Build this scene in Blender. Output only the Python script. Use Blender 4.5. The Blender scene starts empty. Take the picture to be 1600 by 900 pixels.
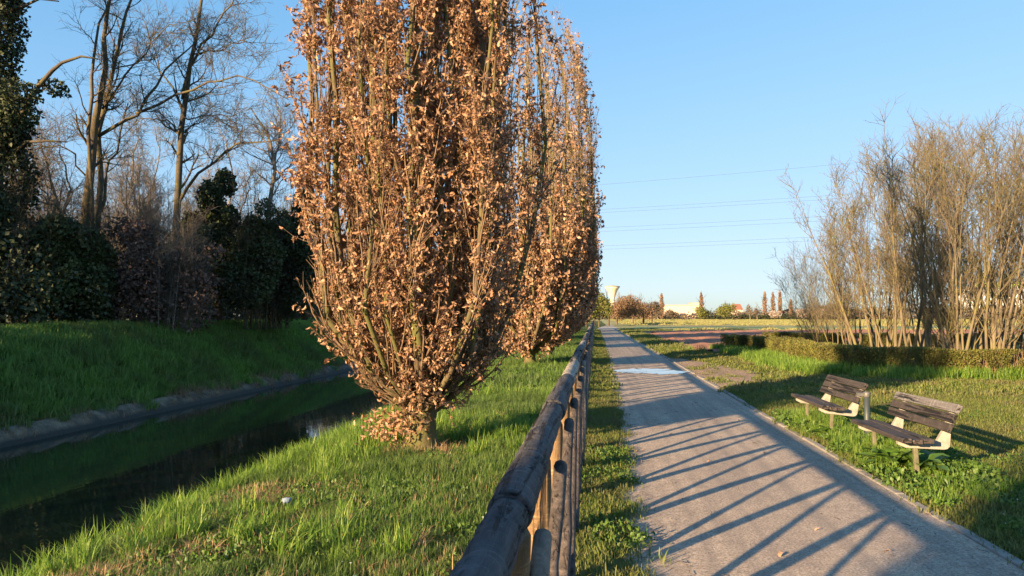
import bpy, math
import numpy as np
R_ = math.radians
rng = np.random.default_rng(7)

# ------------------------------------------------------------------ camera, sky, sun, exposure
F, CX, HY, H = 1150.0, 930.0, 494.0, 1.6
YAW, PIT = math.atan(130 / F), math.atan(44 / F)
sc = bpy.context.scene
cam_d = bpy.data.cameras.new('camera'); cam = bpy.data.objects.new('camera', cam_d)
sc.collection.objects.link(cam); sc.camera = cam
cam.location = (0, 0, H); cam.rotation_euler = (R_(90) + PIT, 0, YAW)
cam_d.sensor_width = 36; cam_d.lens = 36 * F / 1600; cam_d.clip_start = .05; cam_d.clip_end = 12000

SUN_EL, SUN_AZ = R_(13.8), R_(39)          # light travels towards +Y, 38 degrees to the right of it
SKY_K = (.66, .57, .47)
w = bpy.data.worlds.new('World'); sc.world = w; w.use_nodes = True
nt = w.node_tree; bg = nt.nodes['Background']
sky = nt.nodes.new('ShaderNodeTexSky'); sky.sky_type = 'NISHITA'; sky.sun_disc = False
sky.sun_elevation = SUN_EL; sky.sun_rotation = math.pi + SUN_AZ
sky.air_density = 1.0; sky.dust_density = 1.0; sky.ozone_density = 2.0; sky.altitude = 100
# the camera's highlight roll-off: very bright parts of the sky are compressed, c / (1 + k * c)
ma = nt.nodes.new('ShaderNodeVectorMath'); ma.operation = 'MULTIPLY_ADD'; nt.links.new(sky.outputs[0], ma.inputs[0]); ma.inputs[1].default_value = SKY_K; ma.inputs[2].default_value = (1, 1, 1)
dv = nt.nodes.new('ShaderNodeVectorMath'); dv.operation = 'DIVIDE'; nt.links.new(sky.outputs[0], dv.inputs[0]); nt.links.new(ma.outputs[0], dv.inputs[1])
hs = nt.nodes.new('ShaderNodeHueSaturation'); hs.inputs['Saturation'].default_value = 1.5; nt.links.new(dv.outputs[0], hs.inputs['Color'])
nt.links.new(hs.outputs[0], bg.inputs[0]); bg.inputs[1].default_value = .15
sl = bpy.data.lights.new('sun', 'SUN'); so = bpy.data.objects.new('sun', sl); sc.collection.objects.link(so)
sl.energy = 3.5; sl.angle = R_(.8); sl.color = (1, .69, .38)
ldir = np.array([math.sin(SUN_AZ) * math.cos(SUN_EL), math.cos(SUN_AZ) * math.cos(SUN_EL), -math.sin(SUN_EL)])
from mathutils import Vector
so.rotation_euler = Vector(ldir).to_track_quat('-Z', 'Y').to_euler()
sc.view_settings.view_transform = 'Standard'; sc.view_settings.look = 'None'
sc.view_settings.gamma = 1; sc.view_settings.exposure = 2.3; sc.view_settings.use_curve_mapping = False
sc.cycles.max_bounces = 6; sc.cycles.transparent_max_bounces = 4
sc.cycles.caustics_reflective = False; sc.cycles.caustics_refractive = False

# ------------------------------------------------------------------ small maths: rays of the view
_cy, _sy, _cp, _sp = math.cos(YAW), math.sin(YAW), math.cos(PIT), math.sin(PIT)
def ray(px, py):
    u, v = (px - 800) / F, (450 - py) / F
    fw, up = _cp - v * _sp, _sp + v * _cp
    return np.array([u * _cy - fw * _sy, u * _sy + fw * _cy, up])
def G(px, py, z=0.0):                       # point at height z
    r = ray(px, py); return np.array([0, 0, H]) + r * ((z - H) / r[2])
def D(px, py, d):                           # point at distance d along Y
    r = ray(px, py); return np.array([0, 0, H]) + r * (d / r[1])

# ------------------------------------------------------------------ node materials
def mat(name): 
    m = bpy.data.materials.new(name); m.use_nodes = True
    n = m.node_tree.nodes; return m, n, m.node_tree.links, n['Principled BSDF']
def val(n, l, v, sock):
    if hasattr(v, 'links') or hasattr(v, 'is_linked'): l.new(v, sock)
    elif isinstance(v, (tuple, list)): sock.default_value = (*v, 1)[:4] if len(v) == 3 else v
    else: sock.default_value = v
def coords(n, l, obj=False, sc_=(1, 1, 1)):
    t = n.new('ShaderNodeTexCoord' if obj else 'ShaderNodeNewGeometry')
    mp = n.new('ShaderNodeMapping'); mp.inputs['Scale'].default_value = sc_
    l.new(t.outputs['Object' if obj else 'Position'], mp.inputs[0]); return mp.outputs[0]
def noise(n, l, co, scale, detail=5, rough=.6, dist=0):
    t = n.new('ShaderNodeTexNoise'); l.new(co, t.inputs['Vector'])
    t.inputs['Scale'].default_value = scale; t.inputs['Detail'].default_value = detail
    t.inputs['Roughness'].default_value = rough; t.inputs['Distortion'].default_value = dist
    return t.outputs[0]
def ramp(n, l, f, stops):
    r = n.new('ShaderNodeValToRGB'); l.new(f, r.inputs[0]); e = r.color_ramp.elements
    while len(e) < len(stops): e.new(.5)
    for k, (p, c) in enumerate(stops):
        e[k].position = p; c = (c, c, c) if not isinstance(c, (tuple, list)) else c; e[k].color = (*c, 1)
    return r.outputs[0]
def mix(n, l, f, a, b, mode='MIX'):
    x = n.new('ShaderNodeMix'); x.data_type = 'RGBA'; x.blend_type = mode
    val(n, l, f, x.inputs[0]); val(n, l, a, x.inputs[6]); val(n, l, b, x.inputs[7]); return x.outputs[2]
def bump(n, l, p, h, st=.5, dist=.02):
    b = n.new('ShaderNodeBump'); b.inputs['Strength'].default_value = st; b.inputs['Distance'].default_value = dist
    l.new(h, b.inputs['Height']); l.new(b.outputs[0], p.inputs['Normal'])
def leafmat(name, cols, trans=.35, rough=.6, patch=None, pscale=.5, spec=.3, lo=.35, hi=.65):
    """leaf or blade: random colour per island, optional world-space patches, some light passes through"""
    m, n, l, p = mat(name)
    g = n.new('ShaderNodeNewGeometry')
    c = ramp(n, l, g.outputs['Random Per Island'], [(i / max(1, len(cols) - 1), q) for i, q in enumerate(cols)])
    if patch:
        f = ramp(n, l, noise(n, l, g.outputs['Position'], pscale, 3), [(lo, 0), (hi, 1)])
        c = mix(n, l, f, c, patch)
    l.new(c, p.inputs['Base Color']); p.inputs['Roughness'].default_value = rough
    p.inputs['Specular IOR Level'].default_value = spec
    t = n.new('ShaderNodeBsdfTranslucent'); l.new(c, t.inputs[0])
    ms = n.new('ShaderNodeMixShader'); ms.inputs[0].default_value = trans
    l.new(p.outputs[0], ms.inputs[1]); l.new(t.outputs[0], ms.inputs[2])
    l.new(ms.outputs[0], n['Material Output'].inputs[0]); return m
def barkmat(name, a, b, moss=None, scale=9, mlo=.5, mhi=.65, st=.7):
    m, n, l, p = mat(name)
    co = coords(n, l, False, (1, 1, .3)); f = noise(n, l, co, scale, 6, .7)
    c = ramp(n, l, f, [(.3, a), (.7, b)])
    if moss:
        f2 = ramp(n, l, noise(n, l, coords(n, l), 1.6, 4), [(mlo, 0), (mhi, 1)]); c = mix(n, l, f2, c, moss)
    l.new(c, p.inputs['Base Color']); p.inputs['Roughness'].default_value = .9
    bump(n, l, p, noise(n, l, co, scale * 3, 5, .7), st, .02); return m
def plain(name, a, b=None, rough=.7, scale=6, metal=0, st=.2, obj=True):
    m, n, l, p = mat(name); co = coords(n, l, obj); f = noise(n, l, co, scale, 6, .65)
    l.new(ramp(n, l, f, [(.32, a), (.68, b or tuple(.75 * x for x in a))]), p.inputs['Base Color'])
    p.inputs['Roughness'].default_value = rough; p.inputs['Metallic'].default_value = metal
    bump(n, l, p, noise(n, l, co, scale * 5, 4), st, .01); return m

# ------------------------------------------------------------------ meshes
def mesh_obj(name, V, polys, m, parent=None, smooth=True, attrs=None):
    """polys: list of int arrays (n,3) or (n,4)"""
    V = np.asarray(V, np.float32); me = bpy.data.meshes.new(name)
    me.vertices.add(len(V)); me.vertices.foreach_set('co', V.ravel())
    polys = [np.asarray(q, np.int32) for q in polys if len(q)]
    nl = sum(q.size for q in polys); npz = sum(len(q) for q in polys)
    me.loops.add(nl); me.loops.foreach_set('vertex_index', np.concatenate([q.ravel() for q in polys]))
    me.polygons.add(npz); sizes = np.concatenate([np.full(len(q), q.shape[1], np.int32) for q in polys])
    me.polygons.foreach_set('loop_start', np.concatenate([[0], np.cumsum(sizes)[:-1]]).astype(np.int32))
    me.polygons.foreach_set('loop_total', sizes)
    me.polygons.foreach_set('use_smooth', np.full(npz, smooth))
    for k, a in (attrs or {}).items():
        at = me.attributes.new(k, 'FLOAT', 'POINT'); at.data.foreach_set('value', np.asarray(a, np.float32))
    me.update(calc_edges=True); me.materials.append(m)
    o = bpy.data.objects.new(name, me)
    if parent is not False: sc.collection.objects.link(o)
    if parent: o.parent = parent
    return o
class MB:
    def __init__(s): s.V, s.P, s.n = [], [], 0
    def add(s, V, polys):
        V = np.asarray(V, float).reshape(-1, 3)
        for q in polys: s.P.append(np.asarray(q) + s.n)
        s.V.append(V); s.n += len(V); return s
    def tube(s, P, R, sides=6, cap=True): return s.tubes(np.asarray(P, float)[None], np.asarray(R, float)[None], sides, cap)
    def tubes(s, P, R, sides=4, cap=False):
        n, k, _ = P.shape
        T = np.gradient(P, axis=1); T /= np.linalg.norm(T, axis=2, keepdims=True) + 1e-9
        m = np.abs(T.mean(1)); ref = np.eye(3)[np.argmin(m, 1)][:, None, :]
        N = np.cross(T, ref); N /= np.linalg.norm(N, axis=2, keepdims=True) + 1e-9
        B = np.cross(T, N); a = np.arange(sides) * 2 * math.pi / sides
        V = P[:, :, None] + R[:, :, None, None] * (np.cos(a)[:, None] * N[:, :, None] + np.sin(a)[:, None] * B[:, :, None])
        idx = np.arange(n * k * sides).reshape(n, k, sides); j = np.roll(idx, -1, 2)
        q = np.stack([idx[:, :-1], j[:, :-1], j[:, 1:], idx[:, 1:]], -1).reshape(-1, 4)
        polys = [q]
        if cap and sides > 2:
            polys += [idx[:, 0, ::-1].reshape(n, sides), idx[:, -1].reshape(n, sides)]
        return s.add(V, polys)
    def box(s, c, d, rz=0, M=None):
        d = np.asarray(d, float) / 2
        v = np.array([(x, y, z) for x in (-1, 1) for y in (-1, 1) for z in (-1, 1)]) * d
        if rz: c_, s_ = math.cos(rz), math.sin(rz); v = v @ np.array([[c_, s_, 0], [-s_, c_, 0], [0, 0, 1]])
        if M is not None: v = v @ M.T
        return s.add(v + np.asarray(c, float), [np.array([(0, 1, 3, 2), (4, 6, 7, 5), (0, 4, 5, 1), (2, 3, 7, 6), (0, 2, 6, 4), (1, 5, 7, 3)])])
    def prism(s, poly, y0, y1):             # poly in (x, z), extruded along y
        k = len(poly); a = np.array([(x, y0, z) for x, z in poly] + [(x, y1, z) for x, z in poly])
        i = np.arange(k); j = (i + 1) % k
        return s.add(a, [np.stack([i, j, j + k, i + k], 1), i[None, ::-1], (i + k)[None]])
    def build(s, name, m, parent=None, smooth=True, attrs=None):
        return mesh_obj(name, np.concatenate(s.V), s.P, m, parent, smooth, attrs)
def bevel(o, wd=.005, seg=2):
    b = o.modifiers.new('bevel', 'BEVEL'); b.width = wd; b.segments = seg; b.limit_method = 'ANGLE'; return o
def tag(o, label=None, cat=None, group=None, kind=None):
    for k, v in (('label', label), ('category', cat), ('group', group), ('kind', kind)):
        if v: o[k] = v
    return o
def empty(name, loc, rz=0, label=None, cat=None, group=None):
    o = bpy.data.objects.new(name, None); sc.collection.objects.link(o)
    o.location = loc; o.rotation_euler = (0, 0, rz); return tag(o, label, cat, group)
def copy_tree(o, parent=None):
    c = o.copy(); sc.collection.objects.link(c)
    if parent: c.parent = parent
    for ch in [x for x in bpy.data.objects if x.parent == o]: copy_tree(ch, c)
    return c
def unit(v): return v / (np.linalg.norm(v, axis=-1, keepdims=True) + 1e-9)
def rot_rand(n, r, up=None, tilt=None):
    """random rotation matrices (n,3,3); with tilt: x axis mostly along `up` direction spread by tilt"""
    x = unit(r.normal(size=(n, 3)))
    if up is not None: x = unit(np.asarray(up) + x * tilt)
    y = unit(np.cross(x, unit(r.normal(size=(n, 3))))); z = np.cross(x, y)
    return np.stack([x, y, z], 2)
def place(TV, TP, pos, M, s, mb):
    """copies of a small template mesh baked into one mesh"""
    V = np.einsum('nij,vj->nvi', M, TV) * s[:, None, None] + pos[:, None]
    off = (np.arange(len(pos)) * len(TV))[:, None, None]
    mb.add(V.reshape(-1, 3), [(np.asarray(q)[None] + off).reshape(-1, np.asarray(q).shape[1]) for q in TP])

# leaf shapes (length 1 along x)
def oak_leaf(curl=.5, fold=.5, seed=0):
    r = np.random.default_rng(seed)
    st = [(0, .02), (.14, .05), (.27, .19), (.38, .09), (.52, .27), (.63, .13), (.78, .22), (.9, .1), (1, .01)]
    V = []
    for x, y in st:
        b = curl * x * x; tw = r.normal() * .05
        V += [(x * (1 - .2 * curl * x), -y, -b + fold * y + tw), (x * (1 - .2 * curl * x), 0, -b), (x * (1 - .2 * curl * x), y, -b + fold * y - tw)]
    q = [(3 * i + a, 3 * i + a + 1, 3 * i + a + 4, 3 * i + a + 3) for i in range(len(st) - 1) for a in (0, 1)]
    return np.array(V), [np.array(q)]
def simple_leaf(wd=.3, fold=.3):
    return np.array([(0, 0, 0), (.5, -wd, fold * wd), (.55, 0, -.05), (.5, wd, fold * wd), (1, 0, -.12)]), [np.array([(0, 1, 2), (0, 2, 3), (1, 4, 2), (2, 4, 3)])]

# ------------------------------------------------------------------ branches
def at(P, t):
    k = P.shape[1]; x = np.clip(t, 0, .9999) * (k - 1); i = x.astype(int); f = (x - i)[:, None]; n = np.arange(len(P))
    return P[n, i] * (1 - f) + P[n, i + 1] * f, unit(P[n, i + 1] - P[n, i])
def grow(P, R, m, t0, t1, ang, L, rr, trop=.1, wig=.15, k=5, fall=.3, r=None, rend=.4, rmin=.002):
    r = r or rng; n = len(P); I = np.repeat(np.arange(n), m)
    t = r.uniform(t0, t1, n * m); p, T = at(P[I], t)
    q = unit(np.cross(T, unit(r.normal(size=T.shape)))); a = np.radians(r.uniform(ang[0], ang[1], n * m))[:, None]
    d = unit(T * np.cos(a) + q * np.sin(a)); l = r.uniform(L[0], L[1], n * m) * (1 - fall * t)
    x = t * (R.shape[1] - 1); i = x.astype(int); Rp = R[I, i] * (1 - (x - i)) + R[I, np.minimum(i + 1, R.shape[1] - 1)] * (x - i)
    out = [p]
    for s in range(k - 1):
        d = unit(d + r.normal(size=d.shape) * wig + np.array([0, 0, trop])); p = p + d * (l / (k - 1))[:, None]; out.append(p)
    r0 = np.maximum(Rp * rr, rmin); RR = r0[:, None] * np.linspace(1, rend, k)[None]
    return np.stack(out, 1), RR

# ------------------------------------------------------------------ materials
M = {}
M['oakleaf'] = leafmat('dry_oak_leaf', [(.14, .08, .05), (.31, .17, .095), (.44, .26, .155), (.54, .37, .25), (.40, .20, .10), (.27, .18, .12), (.48, .30, .18)], .25, .65)
M['oakbark'] = barkmat('oak_bark', (.06, .044, .028), (.16, .115, .07), (.11, .11, .03), 14, .38, .58)
M['oaktwig'] = barkmat('oak_twig_bark', (.13, .085, .05), (.25, .17, .105), None, 10)
M['palebark'] = barkmat('pale_twig_bark', (.20, .14, .085), (.34, .25, .16), None, 8)
M['woodbark'] = barkmat('wood_bark', (.05, .04, .03), (.125, .10, .065), (.10, .085, .03), 6, .45, .65)
M['greybark'] = barkmat('grey_twig_bark', (.13, .105, .08), (.24, .20, .15), None, 6)
M['copbark'] = barkmat('coppice_bark', (.085, .068, .045), (.20, .165, .11), (.16, .14, .05), 7, .45, .65)
M['ivy'] = leafmat('ivy_leaf', [(.02, .036, .016), (.034, .058, .024), (.05, .08, .03), (.07, .09, .04)], .15, .6, (.05, .055, .03), .4)
M['evergreen'] = leafmat('evergreen_leaf', [(.035, .06, .02), (.065, .10, .03), (.10, .14, .045), (.14, .16, .06)], .2, .6, (.05, .05, .028), .35)
M['brownbrush'] = leafmat('brown_brush_leaf', [(.09, .06, .05), (.15, .10, .075), (.12, .08, .07)], .1, .8)
M['hedge'] = leafmat('hedge_leaf', [(.13, .14, .035), (.23, .25, .06), (.32, .24, .08), (.20, .29, .055), (.34, .30, .10)], .4, .6, (.09, .09, .03), .9)
M['blade'] = leafmat('grass_blade', [(.07, .15, .02), (.11, .22, .035), (.16, .28, .05), (.24, .31, .09), (.10, .20, .035)], .45, .5, (.11, .17, .045), .8, .35)
M['lushblade'] = leafmat('lush_grass_blade', [(.10, .20, .022), (.15, .28, .04), (.20, .33, .055), (.27, .36, .08)], .45, .5)
M['lawn'] = leafmat('lawn_blade', [(.08, .13, .025), (.13, .185, .035), (.18, .22, .05), (.22, .22, .075), (.11, .16, .03)], .4, .55, (.19, .17, .075), .7, .35, .45, .75)
M['farblade'] = leafmat('bank_grass_blade', [(.13, .26, .045), (.18, .34, .06), (.24, .40, .08), (.22, .36, .08)], .5, .5, (.15, .20, .06), .5)
M['meadow'] = leafmat('meadow_blade', [(.26, .27, .09), (.36, .35, .13), (.42, .38, .18)], .4, .7)
M['straw'] = leafmat('dry_straw', [(.24, .16, .09), (.36, .25, .14), (.45, .33, .19), (.30, .19, .11)], .3, .7)
M['weed'] = leafmat('weed_leaf', [(.05, .11, .02), (.09, .17, .03), (.13, .21, .045)], .35, .45)
M['dock'] = leafmat('dock_leaf', [(.08, .17, .03), (.11, .22, .04), (.15, .26, .05)], .35, .4)
M['white'] = plain('flower_white', (.8, .8, .75), (.7, .7, .65), .6)

# ------------------------------------------------------------------ the ground
PX = [-3000, -60, -30, -16.5, -15.4, -13.3, -12.95, -12.6, -12.0, -5.8, -4.7, -4.05, -3.6, -3.1, -2.2, -.3, .1, 2.8, 3.2, 6, 3000]
PZ = [1.0, 1.1, 1.15, 1.15, .72, -.80, -.95, -1.3, -2.0, -2.0, -1.2, -.50, -.20, -.07, 0, .03, 0, 0, .03, .03, 0]
def bumpy(X, Y):
    return (np.sin(X * 1.7 + Y * .9) * np.sin(Y * 1.3 - X * .6) * .5 + np.sin(X * 4.1 - Y * 2.3) * np.cos(Y * 3.7 + X) * .3 + np.sin(Y * .45 + X * .2) * .4)
def hz(X, Y):
    z = np.interp(X, PX, PZ)
    g = np.clip(np.where(X < -.2, (-.2 - X) / .8, (X - 2.8) / 1.0), 0, 1)
    far = np.clip(1 - (np.hypot(X, Y) - 60) / 60, 0, 1)
    return z + bumpy(X, Y) * .03 * g * far
def nz(X, Y, s, seed):                       # cheap smooth value noise, numpy side
    r = np.random.default_rng(seed); T = r.random((64, 64)); x, y = X / s, Y / s
    i, j = np.floor(x).astype(int), np.floor(y).astype(int); fx, fy = x - i, y - j
    fx, fy = fx * fx * (3 - 2 * fx), fy * fy * (3 - 2 * fy); a = lambda p, q: T[p % 64, q % 64]
    return (a(i, j) * (1 - fx) + a(i + 1, j) * fx) * (1 - fy) + (a(i, j + 1) * (1 - fx) + a(i + 1, j + 1) * fx) * fy
def inpoly(X, Y, poly):
    c = np.zeros(X.shape, bool); n = len(poly)
    for a in range(n):
        (x0, y0), (x1, y1) = poly[a], poly[(a + 1) % n]
        c ^= ((y0 > Y) != (y1 > Y)) & (X < (x1 - x0) * (Y - y0) / (y1 - y0 + 1e-12) + x0)
    return c
def segd(X, Y, pts):
    d = np.full(X.shape, 1e9)
    for (x0, y0), (x1, y1) in zip(pts[:-1], pts[1:]):
        t = np.clip(((X - x0) * (x1 - x0) + (Y - y0) * (y1 - y0)) / ((x1 - x0) ** 2 + (y1 - y0) ** 2), 0, 1)
        d = np.minimum(d, np.hypot(X - x0 - t * (x1 - x0), Y - y0 - t * (y1 - y0)))
    return d
g2 = lambda a: [tuple(G(x, y)[:2]) for x, y in a]
TRAIL = g2([(1030, 576), (1090, 590), (1150, 585), (1175, 600)])
TRAIL2 = g2([(1180, 603), (1330, 612), (1420, 650), (1500, 690), (1620, 745)])
def dirt(X, Y):
    n = nz(X, Y, .5, 3) * .5 + nz(X, Y, .17, 4) * .5
    a = 1 - (segd(X, Y, TRAIL) - .7) / 1.3
    P1 = g2([(1030, 556), (1100, 566), (1175, 580), (1190, 598), (1140, 612), (1085, 592)])
    a = np.maximum(np.where(inpoly(X, Y, P1), 1.2, 0), a * .8)
    a = np.maximum(a, .75 - segd(X, Y, TRAIL2) / .8)
    return np.clip((a - .15 + (n - .5) * 1.4), 0, 1)
def dry(X, Y):                               # dry straw on the near bank
    c = G(385, 768); c2 = G(270, 815); c3 = G(120, 885)
    a = np.maximum.reduce([1 - np.hypot((X - c[0]) / .62, (Y - c[1]) / .5), .75 - np.hypot((X - c2[0]) / .6, (Y - c2[1]) / .6), .8 - np.hypot((X - c3[0]) / .7, (Y - c3[1]) / .35)])
    t_ = G(657, 708); a = np.maximum(a, .62 - np.hypot(X - t_[0], Y - t_[1]))
    return np.clip(a * 2 + (nz(X, Y, .2, 9) - .5) * 1.2, 0, 1) * (X < -.4)
def ax(*seg): return np.unique(np.concatenate([np.arange(a, b, s) if s > 0 else np.geomspace(a, b, int(-s)) for a, b, s in seg]))
gx = ax((-3000, -60, 300), (-60, -18, 4), (-18, -13.7, .35), (-13.7, -12.2, .08), (-12.2, -5.4, .35), (-5.4, 14, .14), (14, 40, 1.2), (40, 200, 12), (200, 3200, 250))
gy = ax((-60, 1, 3), (1, 16, .15), (16, 40, .4), (40, 120, 2), (120, 400, 12), (400, 6200, 400))
X, Y = np.meshgrid(gx, gy, indexing='ij'); Z = hz(X, Y); idx = np.arange(X.size).reshape(X.shape)
q = np.stack([idx[:-1, :-1], idx[1:, :-1], idx[1:, 1:], idx[:-1, 1:]], -1).reshape(-1, 4)
m, n, l, p = mat('ground_soil_and_turf')
co = coords(n, l); at1 = n.new('ShaderNodeAttribute'); at1.attribute_name = 'dirt'; at2 = n.new('ShaderNodeAttribute'); at2.attribute_name = 'dry'
at3 = n.new('ShaderNodeAttribute'); at3.attribute_name = 'band'
turf = ramp(n, l, noise(n, l, co, 3, 8, .75), [(.3, (.035, .05, .015)), (.5, (.075, .10, .025)), (.7, (.12, .14, .04))])
soil = ramp(n, l, noise(n, l, co, 9, 8, .7), [(.3, (.22, .16, .11)), (.7, (.40, .30, .21))])
strw = ramp(n, l, noise(n, l, co, 30, 8, .7), [(.3, (.11, .08, .05)), (.7, (.25, .18, .11))])
c = mix(n, l, at1.outputs['Fac'], turf, soil); c = mix(n, l, at2.outputs['Fac'], c, strw)
farc = ramp(n, l, noise(n, l, coords(n, l, False, (.25, 1, 1)), .35, 8, .75), [(.3, (.22, .22, .09)), (.5, (.30, .29, .13)), (.7, (.38, .34, .18))])
c = mix(n, l, at3.outputs['Fac'], c, farc)
l.new(c, p.inputs['Base Color']); p.inputs['Roughness'].default_value = .95; p.inputs['Specular IOR Level'].default_value = .1
bump(n, l, p, noise(n, l, co, 12, 6, .75), .9, .05)
band = np.clip((Y - 34 - (X < 2) * 200) / 25, 0, 1) * (X > 2) + (Y > 240)
ground = mesh_obj('ground', np.stack([X, Y, Z], -1).reshape(-1, 3), [q], m, attrs={'dirt': dirt(X, Y).ravel(), 'dry': dry(X, Y).ravel(), 'band': np.clip(band, 0, 1).ravel()})
tag(ground, kind='structure')

def strip(name, m, xl, xr, ys, z, nx=6, kind='structure'):
    """sheet along Y between functions xl(Y) and xr(Y)"""
    t = np.linspace(0, 1, nx); a, b = xl(ys), xr(ys)
    X = a[:, None] * (1 - t) + b[:, None] * t; Y = np.repeat(ys[:, None], nx, 1); Z = np.full(X.shape, z) if not callable(z) else z(X, Y)
    i = np.arange(X.size).reshape(X.shape)
    o = mesh_obj(name, np.stack([X, Y, Z], -1).reshape(-1, 3), [np.stack([i[:-1, :-1], i[:-1, 1:], i[1:, 1:], i[1:, :-1]], -1).reshape(-1, 4)], m)
    return tag(o, kind=kind)
# gravel path
m, n, l, p = mat('path_gravel'); co = coords(n, l)
a = ramp(n, l, noise(n, l, co, 55, 8, .8), [(.38, (.16, .135, .115)), (.5, (.41, .33, .25)), (.62, (.56, .50, .44))])
b = ramp(n, l, noise(n, l, coords(n, l, False, (1.4, .35, 1)), 1.3, 5, .65), [(.35, (.82, .82, .84)), (.65, (1.1, 1.08, 1.05))])
c = mix(n, l, 1.0, a, b, 'MULTIPLY')
vo = n.new('ShaderNodeTexVoronoi'); vo.inputs['Scale'].default_value = 42; l.new(co, vo.inputs['Vector'])
sp = ramp(n, l, vo.outputs['Distance'], [(.05, 1), (.16, 0)])
vc = ramp(n, l, vo.outputs['Color'], [(.62, 0), (.66, 1)])
spk = mix(n, l, 1.0, sp, vc, 'MULTIPLY'); c = mix(n, l, spk, c, (.12, .09, .07))
c = mix(n, l, 1.0, c, ramp(n, l, noise(n, l, co, 7, 6, .7), [(.35, (.84, .84, .85)), (.65, (1.1, 1.09, 1.07))]), 'MULTIPLY')
tr = ramp(n, l, noise(n, l, coords(n, l, False, (7, .12, 1)), 1.0, 4, .5), [(.47, 0), (.68, .55)]); c = mix(n, l, tr, c, (.20, .175, .155))
l.new(c, p.inputs['Base Color']); p.inputs['Roughness'].default_value = .92; p.inputs['Specular IOR Level'].default_value = .2
bump(n, l, p, noise(n, l, co, 60, 8, .8), .55, .012)
KX = 2.66
pathz = lambda X, Y: .006 + .014 * np.sin(Y * .7 + X) * np.sin(X * 1.3) * 0 + .012 * (1 - ((X - 1.5) / 1.2) ** 2).clip(0)
ysp = ax((-6, 20, .12), (20, 88, .5))
strip('path', m, lambda y: .22 + .09 * np.clip((y - 4) / 8, 0, 1) + .20 * (nz(y, y * 0, .9, 21) - .5) + .09 * (nz(y, y * 0, .25, 22) - .5), lambda y: KX + 0 * y, ysp, pathz, 12)
# the path goes on past a crossing, bending right
pm = plain('far_path_gravel', (.36, .32, .28), (.28, .25, .21), .95, 2, obj=False)
def bend(y): return 1.4 + ((y - 88).clip(0) / 60) ** 1.6 * 3.5
strip('path', pm, lambda y: bend(y) - 1.3, lambda y: bend(y) + 1.3, ax((88.2, 200, 2)), .012, 4)
# kerb: thin concrete edging blocks
kb = MB(); y = -3.0; i = 0
km = plain('kerb_concrete', (.30, .28, .25), (.19, .175, .155), .9, 9, st=.6, obj=False)
while y < 88:
    L = 1.0 if y < 25 else 4.0; dz = rng.normal() * .006; dx = rng.normal() * .006
    if not 19.0 < y < 20.5: kb.box((KX + .05 + dx, y + L / 2, -.018 + dz), (.085, L - .012, .09))
    y += L
bevel(tag(kb.build('kerb', km, smooth=False), kind='structure'), .012)
# water
m, n, l, p = mat('canal_water'); p.inputs['Base Color'].default_value = (.008, .016, .010, 1); p.inputs['Roughness'].default_value = .03
p.inputs['IOR'].default_value = 1.6; p.inputs['Specular IOR Level'].default_value = 1.0
bump(n, l, p, noise(n, l, coords(n, l, False, (3.5, 1, 1)), 1.2, 3, .5), .10, .02)
strip('canal_water', m, lambda y: -12.9 + 0 * y, lambda y: -4.7 + 0 * y, ax((-60, 500, 20)), -1.2, 3)
# concrete lip of the far bank
def lip(X, Y): return 0
m, n, l, p = mat('bank_concrete'); co = coords(n, l)
c = ramp(n, l, noise(n, l, co, 2.5, 8, .7), [(.38, (.05, .045, .03)), (.5, (.13, .10, .065)), (.64, (.24, .185, .12))])
sx = n.new('ShaderNodeSeparateXYZ'); l.new(co, sx.inputs[0]); 
wet = ramp(n, l, mix(n, l, .12, sx.outputs[2], noise(n, l, co, 4, 6)), [(0, 1), (1, 0)])
mr = n.new('ShaderNodeMapRange'); l.new(sx.outputs[2], mr.inputs[0]); mr.inputs[1].default_value = -1.12; mr.inputs[2].default_value = -1.02; mr.inputs[3].default_value = 1; mr.inputs[4].default_value = 0
c = mix(n, l, mr.outputs[0], c, (.035, .035, .028)); l.new(c, p.inputs['Base Color']); p.inputs['Roughness'].default_value = .85
bump(n, l, p, noise(n, l, co, 9, 6), .8, .04)
ys = ax((-20, 120, .3)); t = np.array([0, .3, .6, 1, 1.3]); PXc = np.array([-12.45, -12.60, -12.74, -12.95, -13.2]); PZc = np.array([-1.35, -1.12, -.97, -.84, -.90])
w_ = (nz(ys, ys * 0, 4.5, 31) * .10 - .05)[:, None]
X = PXc[None] + w_ * np.array([0, .3, .6, 1, 1]) ; Z = PZc[None] + 0 * w_; Yg = np.repeat(ys[:, None], 5, 1)
i = np.arange(X.size).reshape(X.shape)
tag(mesh_obj('canal_bank_concrete', np.stack([X, Yg, Z], -1).reshape(-1, 3), [np.stack([i[:-1, :-1], i[1:, :-1], i[1:, 1:], i[:-1, 1:]], -1).reshape(-1, 4)], m), kind='structure')
# puddle
pd = g2([(957, 580), (985, 577.5), (1010, 577), (1040, 577.5), (1055, 580), (1078, 582), (1062, 585), (1035, 586.5), (1012, 584.5), (990, 584.5), (970, 583)])
pc = np.mean(pd, 0); ring = []
for k in range(len(pd)):
    a_, b_ = np.array(pd[k]), np.array(pd[(k + 1) % len(pd)])
    for t in np.linspace(0, 1, 7)[:-1]: ring.append(a_ * (1 - t) + b_ * t + rng.normal(size=2) * np.array([.02, .07]))
ring = np.array(ring); m, n, l, p = mat('puddle_water')
p.inputs['Base Color'].default_value = (.25, .25, .25, 1); p.inputs['Roughness'].default_value = .02; p.inputs['IOR'].default_value = 1.8; p.inputs['Specular IOR Level'].default_value = 1
V = np.concatenate([[[*pc, .024]], np.c_[ring, np.full(len(ring), .024)]]); k = len(ring); a_ = np.arange(k)
tag(mesh_obj('puddle', V, [np.stack([a_ * 0, a_ + 1, (a_ + 1) % k + 1], 1)], m), kind='structure')
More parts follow.
